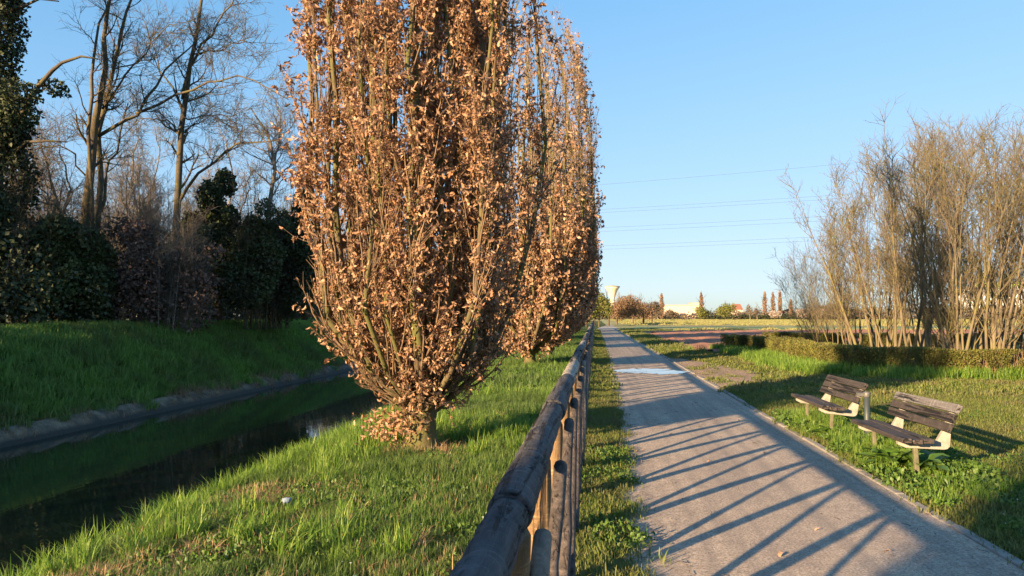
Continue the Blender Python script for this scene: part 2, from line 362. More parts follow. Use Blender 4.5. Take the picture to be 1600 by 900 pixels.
# ploughed field: clods as real relief
ply = np.array(g2([(996, 519), (1060, 517.5), (1250, 516.5), (1700, 516), (1700, 531), (1330, 534), (1200, 549), (1120, 554), (1085, 549), (1050, 537)]))
x0, x1, y0, y1 = ply[:, 0].min(), ply[:, 0].max(), ply[:, 1].min(), ply[:, 1].max()
fx, fy = np.arange(x0, x1, .35), np.arange(y0, y1, .35); X, Y = np.meshgrid(fx, fy, indexing='ij')
wob = (nz(X, Y, 2.5, 51) - .5) * 2.2
ins = inpoly(X + wob, Y + wob * 1.3, [tuple(a) for a in ply])
Z = .02 + .11 * np.random.default_rng(5).random(X.shape) * nz(X, Y, .9, 52) + .05 * np.sin((Y * .93 + X * .35) * 3.2); Z = np.where(ins, np.maximum(Z, .014) + .006, .0)
i = np.arange(X.size).reshape(X.shape); q = np.stack([i[:-1, :-1], i[1:, :-1], i[1:, 1:], i[:-1, 1:]], -1).reshape(-1, 4)
q = q[ins.ravel()[q].all(1)]; u_, inv = np.unique(q, return_inverse=True)
m, n, l, p = mat('ploughed_soil'); co = coords(n, l)
c = ramp(n, l, noise(n, l, co, 1.1, 8, .75), [(.3, (.14, .065, .042)), (.5, (.30, .135, .08)), (.7, (.46, .225, .13))])
l.new(c, p.inputs['Base Color']); p.inputs['Roughness'].default_value = .95; bump(n, l, p, noise(n, l, co, 6, 6, .7), 1, .1)
tag(mesh_obj('ploughed_field', np.stack([X, Y, Z], -1).reshape(-1, 3)[u_], [inv.reshape(-1, 4)], m, smooth=False), kind='structure')
# bright young crop and stubble strips beyond it
gm = plain('young_crop', (.07, .18, .04), (.12, .22, .06), .9, .5, obj=False, st=.5)
tag(strip('grass_strip', gm, lambda y: 5.5 + 0 * y, lambda y: 260 + 0 * y, ax((90, 116, 2)), .03, 30), kind='structure')
sm = plain('stubble_strip', (.30, .22, .13), (.20, .17, .08), .9, .5, obj=False, st=.5)
tag(strip('stubble_strip', sm, lambda y: 8 + 0 * y, lambda y: 260 + 0 * y, ax((116.5, 123, 1)), .035, 30), kind='structure')

# ------------------------------------------------------------------ scattering of ground cover
def proto(name, mb, m): return mb.build(name, m, parent=False)
def scatter(name, pos, protos, scl, m=None, label=None, cat=None, rot=None):
    n = len(pos); me = bpy.data.meshes.new(name); me.vertices.add(n); me.vertices.foreach_set('co', np.asarray(pos, np.float32).ravel())
    if rot is None: rot = np.c_[rng.normal(size=(n, 2)) * .12, rng.uniform(0, 6.283, n)]
    me.attributes.new('rot', 'FLOAT_VECTOR', 'POINT').data.foreach_set('vector', np.asarray(rot, np.float32).ravel())
    me.attributes.new('scl', 'FLOAT', 'POINT').data.foreach_set('value', np.asarray(scl, np.float32))
    me.attributes.new('pick', 'INT', 'POINT').data.foreach_set('value', rng.integers(0, len(protos), n).astype(np.int32))
    o = bpy.data.objects.new(name, me); sc.collection.objects.link(o)
    col = bpy.data.collections.new(name + '_kinds')
    for x in protos: col.objects.link(x)
    gt = bpy.data.node_groups.new(name, 'GeometryNodeTree')
    gt.interface.new_socket('Geometry', in_out='INPUT', socket_type='NodeSocketGeometry'); gt.interface.new_socket('Geometry', in_out='OUTPUT', socket_type='NodeSocketGeometry')
    N, L = gt.nodes, gt.links; gi, go = N.new('NodeGroupInput'), N.new('NodeGroupOutput'); ip = N.new('GeometryNodeInstanceOnPoints')
    ci = N.new('GeometryNodeCollectionInfo'); ci.inputs[0].default_value = col; ci.inputs[1].default_value = True; ci.inputs[2].default_value = True
    L.new(gi.outputs[0], ip.inputs['Points']); L.new(ci.outputs[0], ip.inputs['Instance']); ip.inputs['Pick Instance'].default_value = True
    for an, ty, sk in (('rot', 'FLOAT_VECTOR', 'Rotation'), ('scl', 'FLOAT', 'Scale'), ('pick', 'INT', 'Instance Index')):
        a = N.new('GeometryNodeInputNamedAttribute'); a.data_type = ty; a.inputs[0].default_value = an
        out = [s for s in a.outputs if s.enabled][0]; L.new(out, ip.inputs[sk])
    L.new(ip.outputs[0], go.inputs[0]); md = o.modifiers.new('scatter', 'NODES'); md.node_group = gt
    return tag(o, label, cat, kind='stuff')
def blades(mb, n, rad, h, wd, lean, r, droop=.3):
    a = r.uniform(0, 6.283, n); d = rad * np.sqrt(r.random(n)); p = np.stack([d * np.cos(a), d * np.sin(a), 0 * a], 1)
    hh = r.uniform(h[0], h[1], n); b = r.uniform(0, 6.283, n); dr = np.stack([np.cos(b), np.sin(b), 0 * b], 1)
    ln = r.uniform(0, lean, n); sd = np.stack([-np.sin(b), np.cos(b), 0 * b], 1) * (wd * r.uniform(.6, 1.3, n))[:, None]
    V = []
    for t, ww in ((0, .8), (.4, 1), (.75, .7), (1, .05)):
        c = p + np.array([0, 0, 1]) * (hh * (t - droop * ln * t * t))[:, None] + dr * (hh * ln * t * t)[:, None] - np.array([0, 0, .01])
        V += [c - sd * ww, c + sd * ww]
    V = np.stack(V, 1); i = np.arange(n)[:, None] * 8
    q = np.concatenate([i + np.array([[2 * k, 2 * k + 1, 2 * k + 3, 2 * k + 2]]) for k in range(3)]); mb.add(V, [q])
def P_blades(name, m, n, rad, h, wd, lean, cnt=4, seed=0):
    out = []
    for s in range(cnt):
        mb = MB(); blades(mb, n, rad, h, wd, lean, np.random.default_rng(seed + s)); out.append(proto(name, mb, m))
    return out
def pts(x0, x1, y0, y1, dens, seed, keep=None):
    r = np.random.default_rng(seed); n = int((x1 - x0) * (y1 - y0) * dens); X, Y = r.uniform(x0, x1, n), r.uniform(y0, y1, n)
    if keep is not None: k = keep(X, Y, r.random(n)); X, Y = X[k], Y[k]
    return np.stack([X, Y, hz(X, Y)], 1)
def inview(X, Y, mg=1.0):
    fw = -X * _sy + Y * _cy; rt = X * _cy + Y * _sy; return (fw > .5) & (np.abs(rt) < fw * .70 + mg)
def leafy(name, m, n, rad, h, s, seed=0, cnt=3, wd=.35):
    out = []; TV, TP = simple_leaf(wd)
    for k in range(cnt):
        r = np.random.default_rng(seed + k); a = r.uniform(0, 6.283, n); d = rad * np.sqrt(r.random(n))
        mb = MB(); place(TV, TP, np.stack([d * np.cos(a), d * np.sin(a), r.uniform(0, h, n)], 1), rot_rand(n, r, (0, 0, .5), 1.1), r.uniform(.6, 1.3, n) * s, mb)
        out.append(proto(name, mb, m))
    return out
# near bank
tuft = P_blades('grass_tuft', M['blade'], 46, .10, (.07, .20), .0032, .9, 5, 10)
lush = P_blades('lush_tuft', M['lushblade'], 60, .10, (.12, .34), .0042, .9, 4, 20)
straw = P_blades('straw_tuft', M['straw'], 40, .12, (.05, .16), .003, 1.8, 3, 30)
weeds = leafy('weed_clump', M['weed'], 60, .13, .07, .032, 40)
lawn = P_blades('lawn_clump', M['lawn'], 90, .15, (.02, .065), .003, 1.0, 5, 50)
midt = P_blades('meadow_clump', M['blade'], 60, .22, (.08, .24), .008, .9, 4, 60)
fart = P_blades('bank_clump', M['farblade'], 60, .28, (.10, .34), .012, .8, 4, 70)
lmid = P_blades('lawn_far_clump', M['lawn'], 80, .30, (.03, .10), .010, 1.0, 4, 80)
dens_n = lambda X, Y: nz(X, Y, .55, 61) * .6 + nz(X, Y, .2, 62) * .4
def kb_(X, Y, u): return inview(X, Y) & (u < (.35 + 1.0 * dens_n(X, Y)) * (1 - .85 * dry(X, Y)))
a = pts(-4.9, -.28, 1.4, 15, 150, 1, kb_); s = .55 + .75 * nz(a[:, 0], a[:, 1], .8, 63) + .4 * np.clip((-3.2 - a[:, 0]) / 1, 0, 1) - .42 * np.clip((6.5 - a[:, 1]) / 3, 0, 1) * (a[:, 0] > -3.4)
near_tree = np.exp(-np.hypot(a[:, 0] + 2.1, a[:, 1] - 8.6) ** 2 / 2)
scatter('grass', a, tuft, s * (1 - .35 * near_tree), label='green grass covering the near canal bank beside the fence', cat='grass')
def kl(X, Y, u): return inview(X, Y) & (u < np.clip((-3.15 - X) / .4, 0, 1) * .9 + 1.2 * ((np.hypot(X + 2.1, Y - 9.6) < 1.3) & (Y > 9)) * nz(X, Y, .4, 64) + 1.3 * np.clip(nz(X, Y, .9, 65) - .62, 0, 1) * (Y > 4.5)) & (dry(X, Y) < .5)
a = pts(-4.6, -.4, 1.8, 16, 70, 2, kl); scatter('grass', a, lush, rng.uniform(.5, 1.15, len(a)), label='taller lush grass along the canal edge and round the first oak', cat='grass')
def kd(X, Y, u): return inview(X, Y) & (u < np.maximum(dry(X, Y), .30 * (nz(X, Y, .4, 66) > .4) * (1 - .6 * (Y > 7))))
a = pts(-4.6, -.4, 1.6, 12, 200, 3, kd); scatter('dry_grass', a, straw, rng.uniform(.5, 1.1, len(a)), label='dry straw coloured grass in patches on the near bank', cat='dry grass')
a = pts(-3.8, .32, 1.3, 9, 190, 4, lambda X, Y, u: inview(X, Y) & ((X < -.3) | (X > -.12)) & (u < np.where(X < -.3, 2.2, .9) * np.clip(nz(X, Y, .6, 67) - .35, 0, 1))); scatter('weeds', a, weeds, rng.uniform(.5, 1.1, len(a)), label='small leafy weeds among the grass near the fence', cat='weeds')
a = pts(-4.8, -.3, 15, 70, 40, 5, lambda X, Y, u: inview(X, Y) & (u < .3 + dens_n(X, Y))); scatter('grass', a, midt, rng.uniform(.7, 1.3, len(a)), label='sunlit grass under the farther oaks of the row', cat='grass')
# verge under the fence and along the path
a = pts(-.34, .40, 1.6, 16, 420, 6, lambda X, Y, u: inview(X, Y) & (u < np.clip((.24 + .12 * np.clip((Y - 4) / 8, 0, 1) - X) / .2 + 1.2 * (nz(X, Y, .2, 68) - .5), 0, 1))); scatter('grass', a, lawn, rng.uniform(.6, 1.5, len(a)), label='short grass on the verge between the fence and the path', cat='grass')
a = pts(-.3, .36, 16, 88, 60, 7, inview and (lambda X, Y, u: inview(X, Y))); scatter('grass', a, lmid, rng.uniform(.5, 1.0, len(a)), label='short grass on the far part of the fence verge', cat='grass')
# lawn right of the kerb
def kr(X, Y, u): return inview(X, Y) & (u < 1 - .93 * dirt(X, Y)) & (u < .45 + .7 * dens_n(X, Y))
a = pts(2.78, 12, 3.5, 15, 150, 8, kr); scatter('lawn', a, lawn, rng.uniform(.6, 1.5, len(a)), label='short patchy lawn round the benches', cat='grass')
a = pts(2.8, 9, 3.6, 13, 22, 9, lambda X, Y, u: kr(X, Y, u) & (nz(X, Y, .8, 69) > .5)); scatter('weeds', a, weeds, rng.uniform(.4, 1.0, len(a)), label='low leafy weeds in the lawn by the benches', cat='weeds')
PLY = [tuple(v) for v in ply]
def kr2(X, Y, u): return inview(X, Y) & ~inpoly(X, Y, PLY) & (u < 1 - .95 * dirt(X, Y))
a = pts(2.85, 22, 15, 36, 24, 10, kr2); scatter('lawn', a, lmid, rng.uniform(.5, 1.2, len(a)), label='sunlit lawn between the benches and the hedge', cat='grass')
a = pts(2.9, 8, 36, 88, 8, 11, lambda X, Y, u: inview(X, Y) & ~inpoly(X, Y, [tuple(v) for v in ply])); scatter('grass', a, lmid, rng.uniform(.8, 1.8, len(a)), label='rough grass between the far path and the ploughed field', cat='grass')
# far bank
a = pts(-17.2, -12.75, 6, 60, 30, 12, lambda X, Y, u: inview(X, Y, 2) & (u < np.clip((-12.85 - X) / .5 + (nz(X, Y, .8, 99) - .5) * 1.4, 0, 1)))
scatter('grass', a, fart, rng.uniform(.6, 1.2, len(a)), label='shaded green grass on the slope across the canal', cat='grass')
a = pts(-13.35, -12.8, 8, 60, 45, 78, lambda X, Y, u: inview(X, Y, 2) & (u < 1.6 * (nz(X, Y, .9, 79) - .25))); scatter('dry_grass', a, straw, rng.uniform(1.2, 2.4, len(a)), label='dead grass hanging over the concrete edge across the canal', cat='dry grass')
a = pts(-17.2, -13.0, 60, 130, 9, 13, lambda X, Y, u: inview(X, Y, 2)); scatter('grass', a, fart, rng.uniform(1, 1.8, len(a)), label='grass on the distant part of the opposite canal slope', cat='grass')
a = pts(2.82, 3.75, 6.6, 12.2, 60, 71, lambda X, Y, u: u < .25 + 1.0 * nz(X, Y, .35, 73)); scatter('tall_grass', a, lush, rng.uniform(.35, .65, len(a)), label='unmown deep green grass growing up under both benches', cat='grass')
a = pts(2.95, 3.4, 7.9, 11.8, 110, 77); scatter('tall_grass', a, lush, rng.uniform(.45, .7, len(a)), label='rank grass hiding the feet of the bench legs', cat='grass')
a = pts(2.8, 3.9, 6.4, 12.2, 60, 72, lambda X, Y, u: u < 1.1 * nz(X, Y, .4, 74)); scatter('weeds', a, weeds, rng.uniform(.8, 1.6, len(a)), label='leafy weeds crowding the feet of the benches', cat='weeds')
mead = P_blades('field_clump', M['meadow'], 70, .8, (.10, .30), .05, .8, 4, 110)
a = np.concatenate([pts(6, 260, 124, 345, .22, 75, lambda X, Y, u: inview(X, Y)), pts(8, 60, 60, 89, .5, 76, lambda X, Y, u: inview(X, Y) & ~inpoly(X, Y, [tuple(v) for v in ply]))]); scatter('meadow_grass', a, mead, rng.uniform(.6, 1.2, len(a)), label='pale olive grass of the wide meadow beyond the ploughed field', cat='grass')
# daisies and clover heads
fl = MB(); fl.add(*[np.array([(.006 * math.cos(t), .006 * math.sin(t), .05) for t in np.arange(8) * .785]), [np.arange(8)[None]]]); fl.tube([(0, 0, 0), (0, 0, .048)], [.0007, .0007], 3)
a = np.concatenate([pts(3, 6, 4, 8, 9, 14, lambda X, Y, u: inview(X, Y)), pts(-2.4, -.4, 2.4, 6, 14, 15, lambda X, Y, u: inview(X, Y))]); scatter('daisies', a, [proto('daisy', fl, M['white'])], rng.uniform(.6, 1.5, len(a)), label='tiny white daisies dotted through the short grass', cat='flowers')
# fallen leaves, twigs and stones
lv = []
for s_ in range(3):
    mb = MB(); TV, TP = oak_leaf(.4, .6, s_); mb.add(TV * .075 + np.array([0, 0, .018]), TP); lv.append(proto('fallen_leaf', mb, M['oakleaf']))
a = np.concatenate([pts(.3, 2.7, 4, 18, 1.6, 16), pts(-.2, .5, 3, 20, 4, 17), pts(2.7, 3.3, 4, 20, 2, 18), pts(2.7, 7, 4, 14, .5, 19), pts(-4, -.4, 2, 9, 4, 20), pts(-3.4, -.9, 7, 10.5, 22, 25)]); a[:, 2] += .02
scatter('leaf_litter', a, lv, .25 + .7 * rng.random(len(a)) ** 2, label='dry brown oak leaves fallen on the path and grass', cat='fallen leaves')
st_ = []
for s_ in range(3):
    r = np.random.default_rng(s_); v = unit(r.normal(size=(14, 3))) * np.array([1, .8, .5]) * .011
    import bmesh
    bm = bmesh.new(); [bm.verts.new(x) for x in v]; bmesh.ops.convex_hull(bm, input=bm.verts); me = bpy.data.meshes.new('pebble'); bm.to_mesh(me); me.materials.append(km); st_.append(bpy.data.objects.new('pebble', me))
tw = MB(); tw.tube([(-.05, 0, .012), (0, .008, .016), (.05, 0, .012)], [.0025, .003, .002], 5); st_.append(proto('twig', tw, M['woodbark']))
a = np.concatenate([pts(.3, 2.65, 3.8, 14, 22, 21), pts(2.3, 2.66, 3.8, 12, 40, 22), pts(.25, .6, 3.8, 14, 50, 23)]); a[:, 2] += .016
scatter('pebbles', a, st_, rng.uniform(.2, .8, len(a)), label='small stones and bits of twig strewn on the path', cat='gravel')

# ------------------------------------------------------------------ the wooden fence
def wood(name, a, b, crack=(.015, .013, .012), axis=1, scale=5):
    m, n, l, p = mat(name); s = [14, 14, 14]; s[axis] = 1.2; co = coords(n, l, True, tuple(s))
    c = ramp(n, l, noise(n, l, co, scale * .35, 7, .75, .6), [(.3, a), (.68, b)])
    s2 = [22, 22, 22]; s2[axis] = .9; c2 = coords(n, l, True, tuple(s2)); ck = noise(n, l, c2, 1.0, 5, .6, .8)
    k = ramp(n, l, ck, [(.40, 1), (.45, 0)] if axis == 1 else [(.33, 1), (.39, 0)])
    s3 = [3, 3, 3]; s3[axis] = 16; c = mix(n, l, ramp(n, l, noise(n, l, coords(n, l, True, tuple(s3)), 1.4, 6, .75, 1.2), [(.52, 0), (.68, .6)]), c, tuple(min(1, 2.1 * x) for x in b))
    c = mix(n, l, k, c, crack)
    l.new(c, p.inputs['Base Color']); p.inputs['Roughness'].default_value = .75; p.inputs['Specular IOR Level'].default_value = .35
    bump(n, l, p, mix(n, l, .35, ramp(n, l, ck, [(.34, 0), (.46, 1)]), noise(n, l, co, scale, 6, .8)), 1, .022); return m
RAILM = [wood('weathered_rail_dark', (.018, .018, .022), (.095, .093, .098)), wood('weathered_rail_grey', (.035, .035, .036), (.14, .135, .13)), wood('weathered_rail_sunlit', (.20, .18, .155), (.34, .31, .27))]  # the pale wood stands in for sun falling on some of the rails
POSTM = wood('fence_post_wood', (.16, .10, .05), (.30, .20, .11), axis=2)
BRACM = [wood('fence_brace_wood', (.035, .03, .03), (.11, .09, .08), axis=2), wood('fence_brace_grey_wood', (.14, .12, .10), (.26, .22, .18), axis=2)]
fence = empty('wooden_fence', (-.24, 2.1, 0), 0, 'long weathered wooden fence with round rails and slanted braces between the path and the canal', 'fence')
B = 1.07; NB = 84
def log(P0, P1, r0, r1, m, name, parent, k=14, sides=16, seed=0, round_end=True, wob=.004):
    r = np.random.default_rng(seed); t = np.linspace(0, 1, k); P = np.outer(1 - t, P0) + np.outer(t, P1); P += r.normal(size=P.shape) * wob * np.array([1, 0, 1])
    R = r0 * (1 - t) + r1 * t + r.normal(size=k) * wob * .5; d = (P[-1] - P[0]) / np.linalg.norm(P[-1] - P[0])
    if round_end: P = np.vstack([P[0], P[0] + d * .003, P[1:-1], P[-1] - d * .02, P[-1] - d * .006, P[-1]]); R = np.r_[R[0] * .85, R[0], R[1:-1], R[-1], R[-1] * .85, R[-1] * .5]
    mb = MB(); mb.tube(P, R, sides); o = mb.build(name, m, parent); return o
rk = [0, 0, 0, 2, 0, 1, 2, 0, 1, 0, 2, 1, 0]
for i in range(NB + 1):
    near = i < 14
    log((0, i * B, -.4), (0, i * B, 1.0), .055, .052, POSTM, 'post', fence, 8, 14 if near else 8, i)
for i in range(NB // 2 + 1):
    y0 = (2 * i - 1) * B * 1.0 - (.07 + B if i == 0 else 0); y1 = (2 * i + 1) * B
    r0 = .060 + rng.uniform(-.004, .004); mi = rk[i] if i < len(rk) else int(rng.integers(0, 3))
    if i == 0: y0, y1 = -1.6, -.06
    elif i == 1: y0, y1 = -.05, 2 * B - .05
    else: y0, y1 = (2 * i - 2) * B - .04, 2 * i * B - .05
    near = i < 8
    o = log((0, y0, 1.055 + rng.normal() * .004), (0, y1, 1.055 + rng.normal() * .004), r0 + .003, r0 - .003, RAILM[mi], 'rail', fence, 60 if near else 8, 28 if near else 10, 100 + i, wob=.0022 if near else .004)
    if mi == 2: o['label'] = 'pale rail with sunlight painted into its grey'
NBR = NB
far = MB()
for i in range(-2, NB):
    for s, x in ((1, .088),):
        ya, yb = (i * B + .06, (i + 1) * B - .02) if s > 0 else ((i + 1) * B - .06, i * B + .02)
        P0, P1 = (x, ya, .02), (x, yb, (1.0 if s > 0 else .90) + rng.normal() * .012)
        if i < NBR: log(P0, P1, .029, .029, BRACM[int(rng.random() < .35)], 'brace', fence, 7, 12 if i < 12 else 8, 300 + 2 * i + s)
        else: far.tube([P0, P1], [.029, .029], 6)


# ------------------------------------------------------------------ columnar oaks
def clampr(P, prof, k):                      # keep twigs inside the narrow crown
    rd = np.linalg.norm(P[..., :2], axis=-1); lim = np.interp(P[..., 2], prof[0], prof[1]) * k + .05; f = np.where(rd > lim, (lim + (rd - lim) * .25) / (rd + 1e-9), 1)
    return np.concatenate([P[..., :2] * f[..., None], P[..., 2:]], -1)
def oak(seed, Ht=11.0, prof=None, n_st=26, n_tw=44, n_tl=6, n_lf=5, leafz=(0.5, 12), fancy=True, twigm='oaktwig', ls=.09, tf=.35, frlo=.02):
    r = np.random.default_rng(seed); k = 9; prof = prof or ([0, .45, .7, 1.1, 1.7, 3, 4.6, 7, 9, 11], [.12, .25, .50, .98, 1.36, 1.62, 1.86, 1.8, 1.2, .2])
    parts = {}; tb = MB()
    t = np.linspace(0, 1, 9); z = t * .85 - .15
    tb.tube(np.stack([.015 * np.sin(z * 5), .01 * np.cos(z * 6), z], 1), .160 + .12 * np.exp(-np.maximum(z + .02, 0) * 7) + .03 * (z > .45), 18)
    # stems rise from the trunk head and follow the crown profile
    fr = np.sqrt(r.uniform(frlo, .97, n_st)); az = np.arange(n_st) * 2.399 + r.normal(size=n_st) * .2; top = Ht * (1 - tf * fr ** 2 + r.normal(size=n_st) * .05)
    st = np.array([(0.42 + .3 * (1 - f)) for f in fr]); P = np.zeros((n_st, k, 3))
    for j in range(k):
        zz = st + (top - st) * (j / (k - 1)) ** 1.25; rad = np.interp(zz, prof[0], prof[1]) * fr * .93; rad = rad * (1 - .25 * (j / (k - 1))) if j else .08 + 0 * rad
        P[:, j] = np.stack([rad * np.cos(az), rad * np.sin(az), zz], 1)
    P[:, 1:] += r.normal(size=(n_st, k - 1, 3)) * np.array([.05, .05, .02])
    R0 = r.uniform(.035, .075, n_st) * (1.25 - .5 * fr); Rr = R0[:, None] * np.linspace(1, .14, k)[None]
    tb.tubes(P, Rr, 7)
    T1, RT1 = grow(P, Rr, n_tw, .03, .98, (14, 38), (.55, 1.3), .35, .26, .09, 6, .35, r, rmin=.006)
    # low suckers that flare out at the foot
    S, RS = grow(P[:, :2], Rr[:, :2], 3, .05, .9, (40, 80), (.4, .9), .3, .10, .2, 6, 0, r, rmin=.006)
    S = clampr(S, prof, .8)
    A, RA = np.concatenate([T1, S]), np.concatenate([RT1, RS])
    A = clampr(A, prof, 1.0)
    T2, RT2 = grow(A, RA, n_tl, .15, 1, (20, 60), (.18, .42), .5, .16, .15, 4, .2, r, rmin=.003)
    T2 = clampr(T2, prof, 1.06)
    bb = MB(); bb.tubes(A, RA, 4); bb.tubes(T2, RT2, 3)
    lb = MB(); I = np.repeat(np.arange(len(T2)), n_lf); p_, T_ = at(T2[I], np.clip(r.choice([.3, .65, .98], len(I)) + r.normal(size=len(I)) * .04, .02, 1)); p_ = p_ + r.normal(size=p_.shape) * .012
    zf = p_[:, 2]; keep = r.random(len(I)) < np.interp(zf, [0, leafz[0], leafz[1], leafz[1] + 2.5], [1, 1, .9, .12]); keep &= .6 * nz(p_[:, 0] * 1.6 + p_[:, 1] * 1.1, zf * .6, .42, seed) + .4 * nz(p_[:, 0] * 2.2 - p_[:, 1] * 1.7, zf * .9, .3, seed + 5) > .34
    keep &= r.random(len(I)) < np.interp(zf, [.3, .6, 1.5, 2.4], [.25, .45, .8, 1])
    p_ = p_[keep]; n_ = len(p_)
    if fancy:
        for q in range(4):
            s = slice(q, None, 4); TV, TP = oak_leaf([.2, .6, .9, .4][q], [.3, .9, .6, 1.3][q], q)
            place(TV, TP, p_[s], rot_rand(len(p_[s]), r, (0, 0, -.7), 1.0), r.uniform(.4, 1.4, len(p_[s])) * ls, lb)
    else:
        TV, TP = simple_leaf(.32, .8); place(TV, TP, p_, rot_rand(n_, r, (0, 0, -.6), 1.0), r.uniform(.7, 1.3, n_) * ls * 1.15, lb)
    return tb, bb, lb
def oak_obj(seed, label, **k):
    tb, bb, lb = oak(seed, **k); e = empty('columnar_oak', (0, 0, 0), 0, label, 'tree', 'row of columnar oaks along the canal')
    tb.build('trunk', M['oakbark'], e); bb.build('branches', M[k.get('twigm', 'oaktwig')], e); lb.build('foliage', M['oakleaf'], e); return e
o1 = oak_obj(11, 'first and largest upright oak, dense with dry brown leaves, short trunk in the grass', n_st=38, n_tw=50, frlo=.12, n_lf=12, ls=.058)
p1 = G(657, 705); o1.location = (p1[0], p1[1], -.02)
# ball of caught dry leaves at the left foot of the first oak
r = np.random.default_rng(77); nb_ = MB(); c_ = r.normal(size=(420, 3)) * np.array([.19, .14, .10]) + np.array([-.27, -.10, .32]); TV, TP = oak_leaf(.5, .8, 3)
place(TV, TP, c_, rot_rand(420, r), r.uniform(.5, 1.0, 420) * .085, nb_); tag(nb_.build('dry_leaves', M['oakleaf'], o1), 'tangled clump of dry leaves caught at the foot')
o0 = copy_tree(o1); o0.location = (-2.3, -1.5, 0); o0.rotation_euler = (0, 0, 2.1); o0.scale = (.75, .75, 1); o0['label'] = 'unseen upright brown-leaved oak added beside the camera to cast shade on path and lawn'  # unseen oak, placed and narrowed for the shade it throws
prof2 = ([0, .4, .8, 1.5, 3, 5, 7, 9, 10.5, 12], [.1, .35, 1.0, 1.8, 2.45, 2.8, 2.8, 2.6, 1.9, .4])
o2 = oak_obj(23, 'second upright oak of the row, brown leaves below and bare pale twigs on top', Ht=11.6, prof=prof2, n_st=46, n_tw=46, n_tl=9, n_lf=4, leafz=(1.5, 3.6), tf=.15, frlo=.25, fancy=False, twigm='palebark', ls=.10)
o2.location = (-2.0, 22.5, 0)
o3 = oak_obj(37, 'third upright oak of the row with sparse brown leaves and tall pale twigs', Ht=12.2, prof=prof2, n_st=46, n_tw=46, n_tl=9, n_lf=3, leafz=(1.5, 3.4), tf=.15, frlo=.25, fancy=False, twigm='palebark', ls=.12)
o3.location = (-1.95, 36, 0)
for i, yy in enumerate([49.5, 63, 76, 89]):
    o = copy_tree(o3 if i % 2 else o2); o.location = (-2.1 + .12 * (-1) ** i, yy, 0); o.rotation_euler = (0, 0, 1.3 + i * 1.9); o.scale = (1, 1, [1.0, .96, .98, .9][i])
    o['label'] = ['fourth', 'fifth', 'sixth', 'seventh'][i] + ' oak along the canal row counted from the first, narrow and brown in the distance'

# ------------------------------------------------------------------ benches
SLAT = wood('dark_bench_wood', (.026, .022, .021), (.072, .060, .055), axis=1); SLATG = wood('grey_bench_wood', (.09, .085, .085), (.21, .20, .20), axis=1)
CONC = plain('bench_concrete', (.36, .34, .30), (.20, .19, .16), .85, 14, st=.5); LEGC = plain('shaded_leg_concrete', (.16, .15, .10), (.09, .09, .05), .9, 10, st=.5)  # leg concrete is darkened to stand in for shade below the seat
def bench(label, q, seat_m, top_m):
    x, y, z, yw, pt, rl = q; L, DD = 1.728, .296
    e = empty('park_bench', (x, y, z), 0, label, 'bench', 'slatted park benches beside the path'); e.rotation_mode = 'YXZ'
    e.rotation_euler = (pt, rl, yw)
    for k in range(3):                       # seat slats, slightly hollow
        mb = MB(); w_ = .092; x0 = .049 + k * .1; zz = -.022 - [.0, .012, .006][k]
        mb.prism([(x0 - w_ / 2, zz - .022), (x0 + w_ / 2, zz - .022), (x0 + w_ / 2, zz + .022), (x0 - w_ / 2, zz + .022)], -L / 2 + .004 * k, L / 2 - .006 * k)
        bevel(mb.build('seat_slat', seat_m, e, False), .007)
    b0, b1 = np.array([.40, .061]), np.array([.521, .331]); u = (b1 - b0) / np.linalg.norm(b1 - b0); nn = np.array([u[1], -u[0]]); Lb = np.linalg.norm(b1 - b0)
    for k in range(3):
        a, b = Lb * k / 3 + .006, Lb * (k + 1) / 3 - .006
        c = [b0 + u * a, b0 + u * a + nn * .038, b0 + u * b + nn * (.038 if k < 2 else .055), b0 + u * b]
        mb = MB(); mb.prism([tuple(v) for v in c], -L / 2, L / 2); bevel(mb.build('back_slat', top_m if k == 2 else SLAT, e, False), .008)
    for sy in (-1, 1):                       # one cast concrete piece: seat arm, rounded corner, back arm
        yc = sy * (L / 2 - .22)
        arc = [(.445 + .055 * math.cos(t), -.075 + .055 * math.sin(t)) for t in np.radians([-90, -60, -30, 0])]
        out = [(.03, -.05), (.03, -.085), (.10, -.115)] + [(x_, z_ - .0) for x_, z_ in arc] + [(.515, .06), (.585, .30), (.56, .315), (.445, .055), (.40, -.02), (.38, -.055)]
        mb = MB(); mb.prism(out, yc - .035, yc + .035); s_ = mb.build('support', CONC, e, False); bevel(s_, .008)
        lg = MB(); lg.prism([(.17, -.10), (.21, -.10), (.225, -z - .1), (.175, -z - .1)], yc - .025, yc + .025); bevel(lg.build('leg', LEGC, e, False), .008)
    return e
bench('nearer slatted bench with a lichen-worn top board, broad dock leaves at its foot', (2.946, 8.304, .409, -.058, -.028, -.019), SLAT, SLATG)
bench('farther slatted bench with evenly dark boards, just left of the grey post', (2.902, 10.72, .447, -.036, -.013, .062), SLAT, SLAT)
# grey post
pp = D(1355, 662, 9.75); e = empty('grey_metal_post', (pp[0], 9.75, .02), 0, 'short grey metal post with a side clamp standing between the two benches', 'post')
gmx = plain('grey_painted_metal', (.045, .06, .062), (.03, .042, .045), .5, 12); gml = plain('grey_clamp_metal', (.12, .12, .12), (.08, .08, .08), .5, 12)
MB().tube([(0, 0, -.1), (0, 0, .57)], [.036, .036], 20).build('pole', gmx, e)
mb = MB(); mb.tube([(0, 0, .56), (0, 0, .57), (0, 0, .62), (0, 0, .628)], [.036, .042, .042, .034], 20); mb.build('cap', gml, e)
MB().box((-.07, 0, .595), (.1, .05, .045)).build('clamp', gml, e, False)

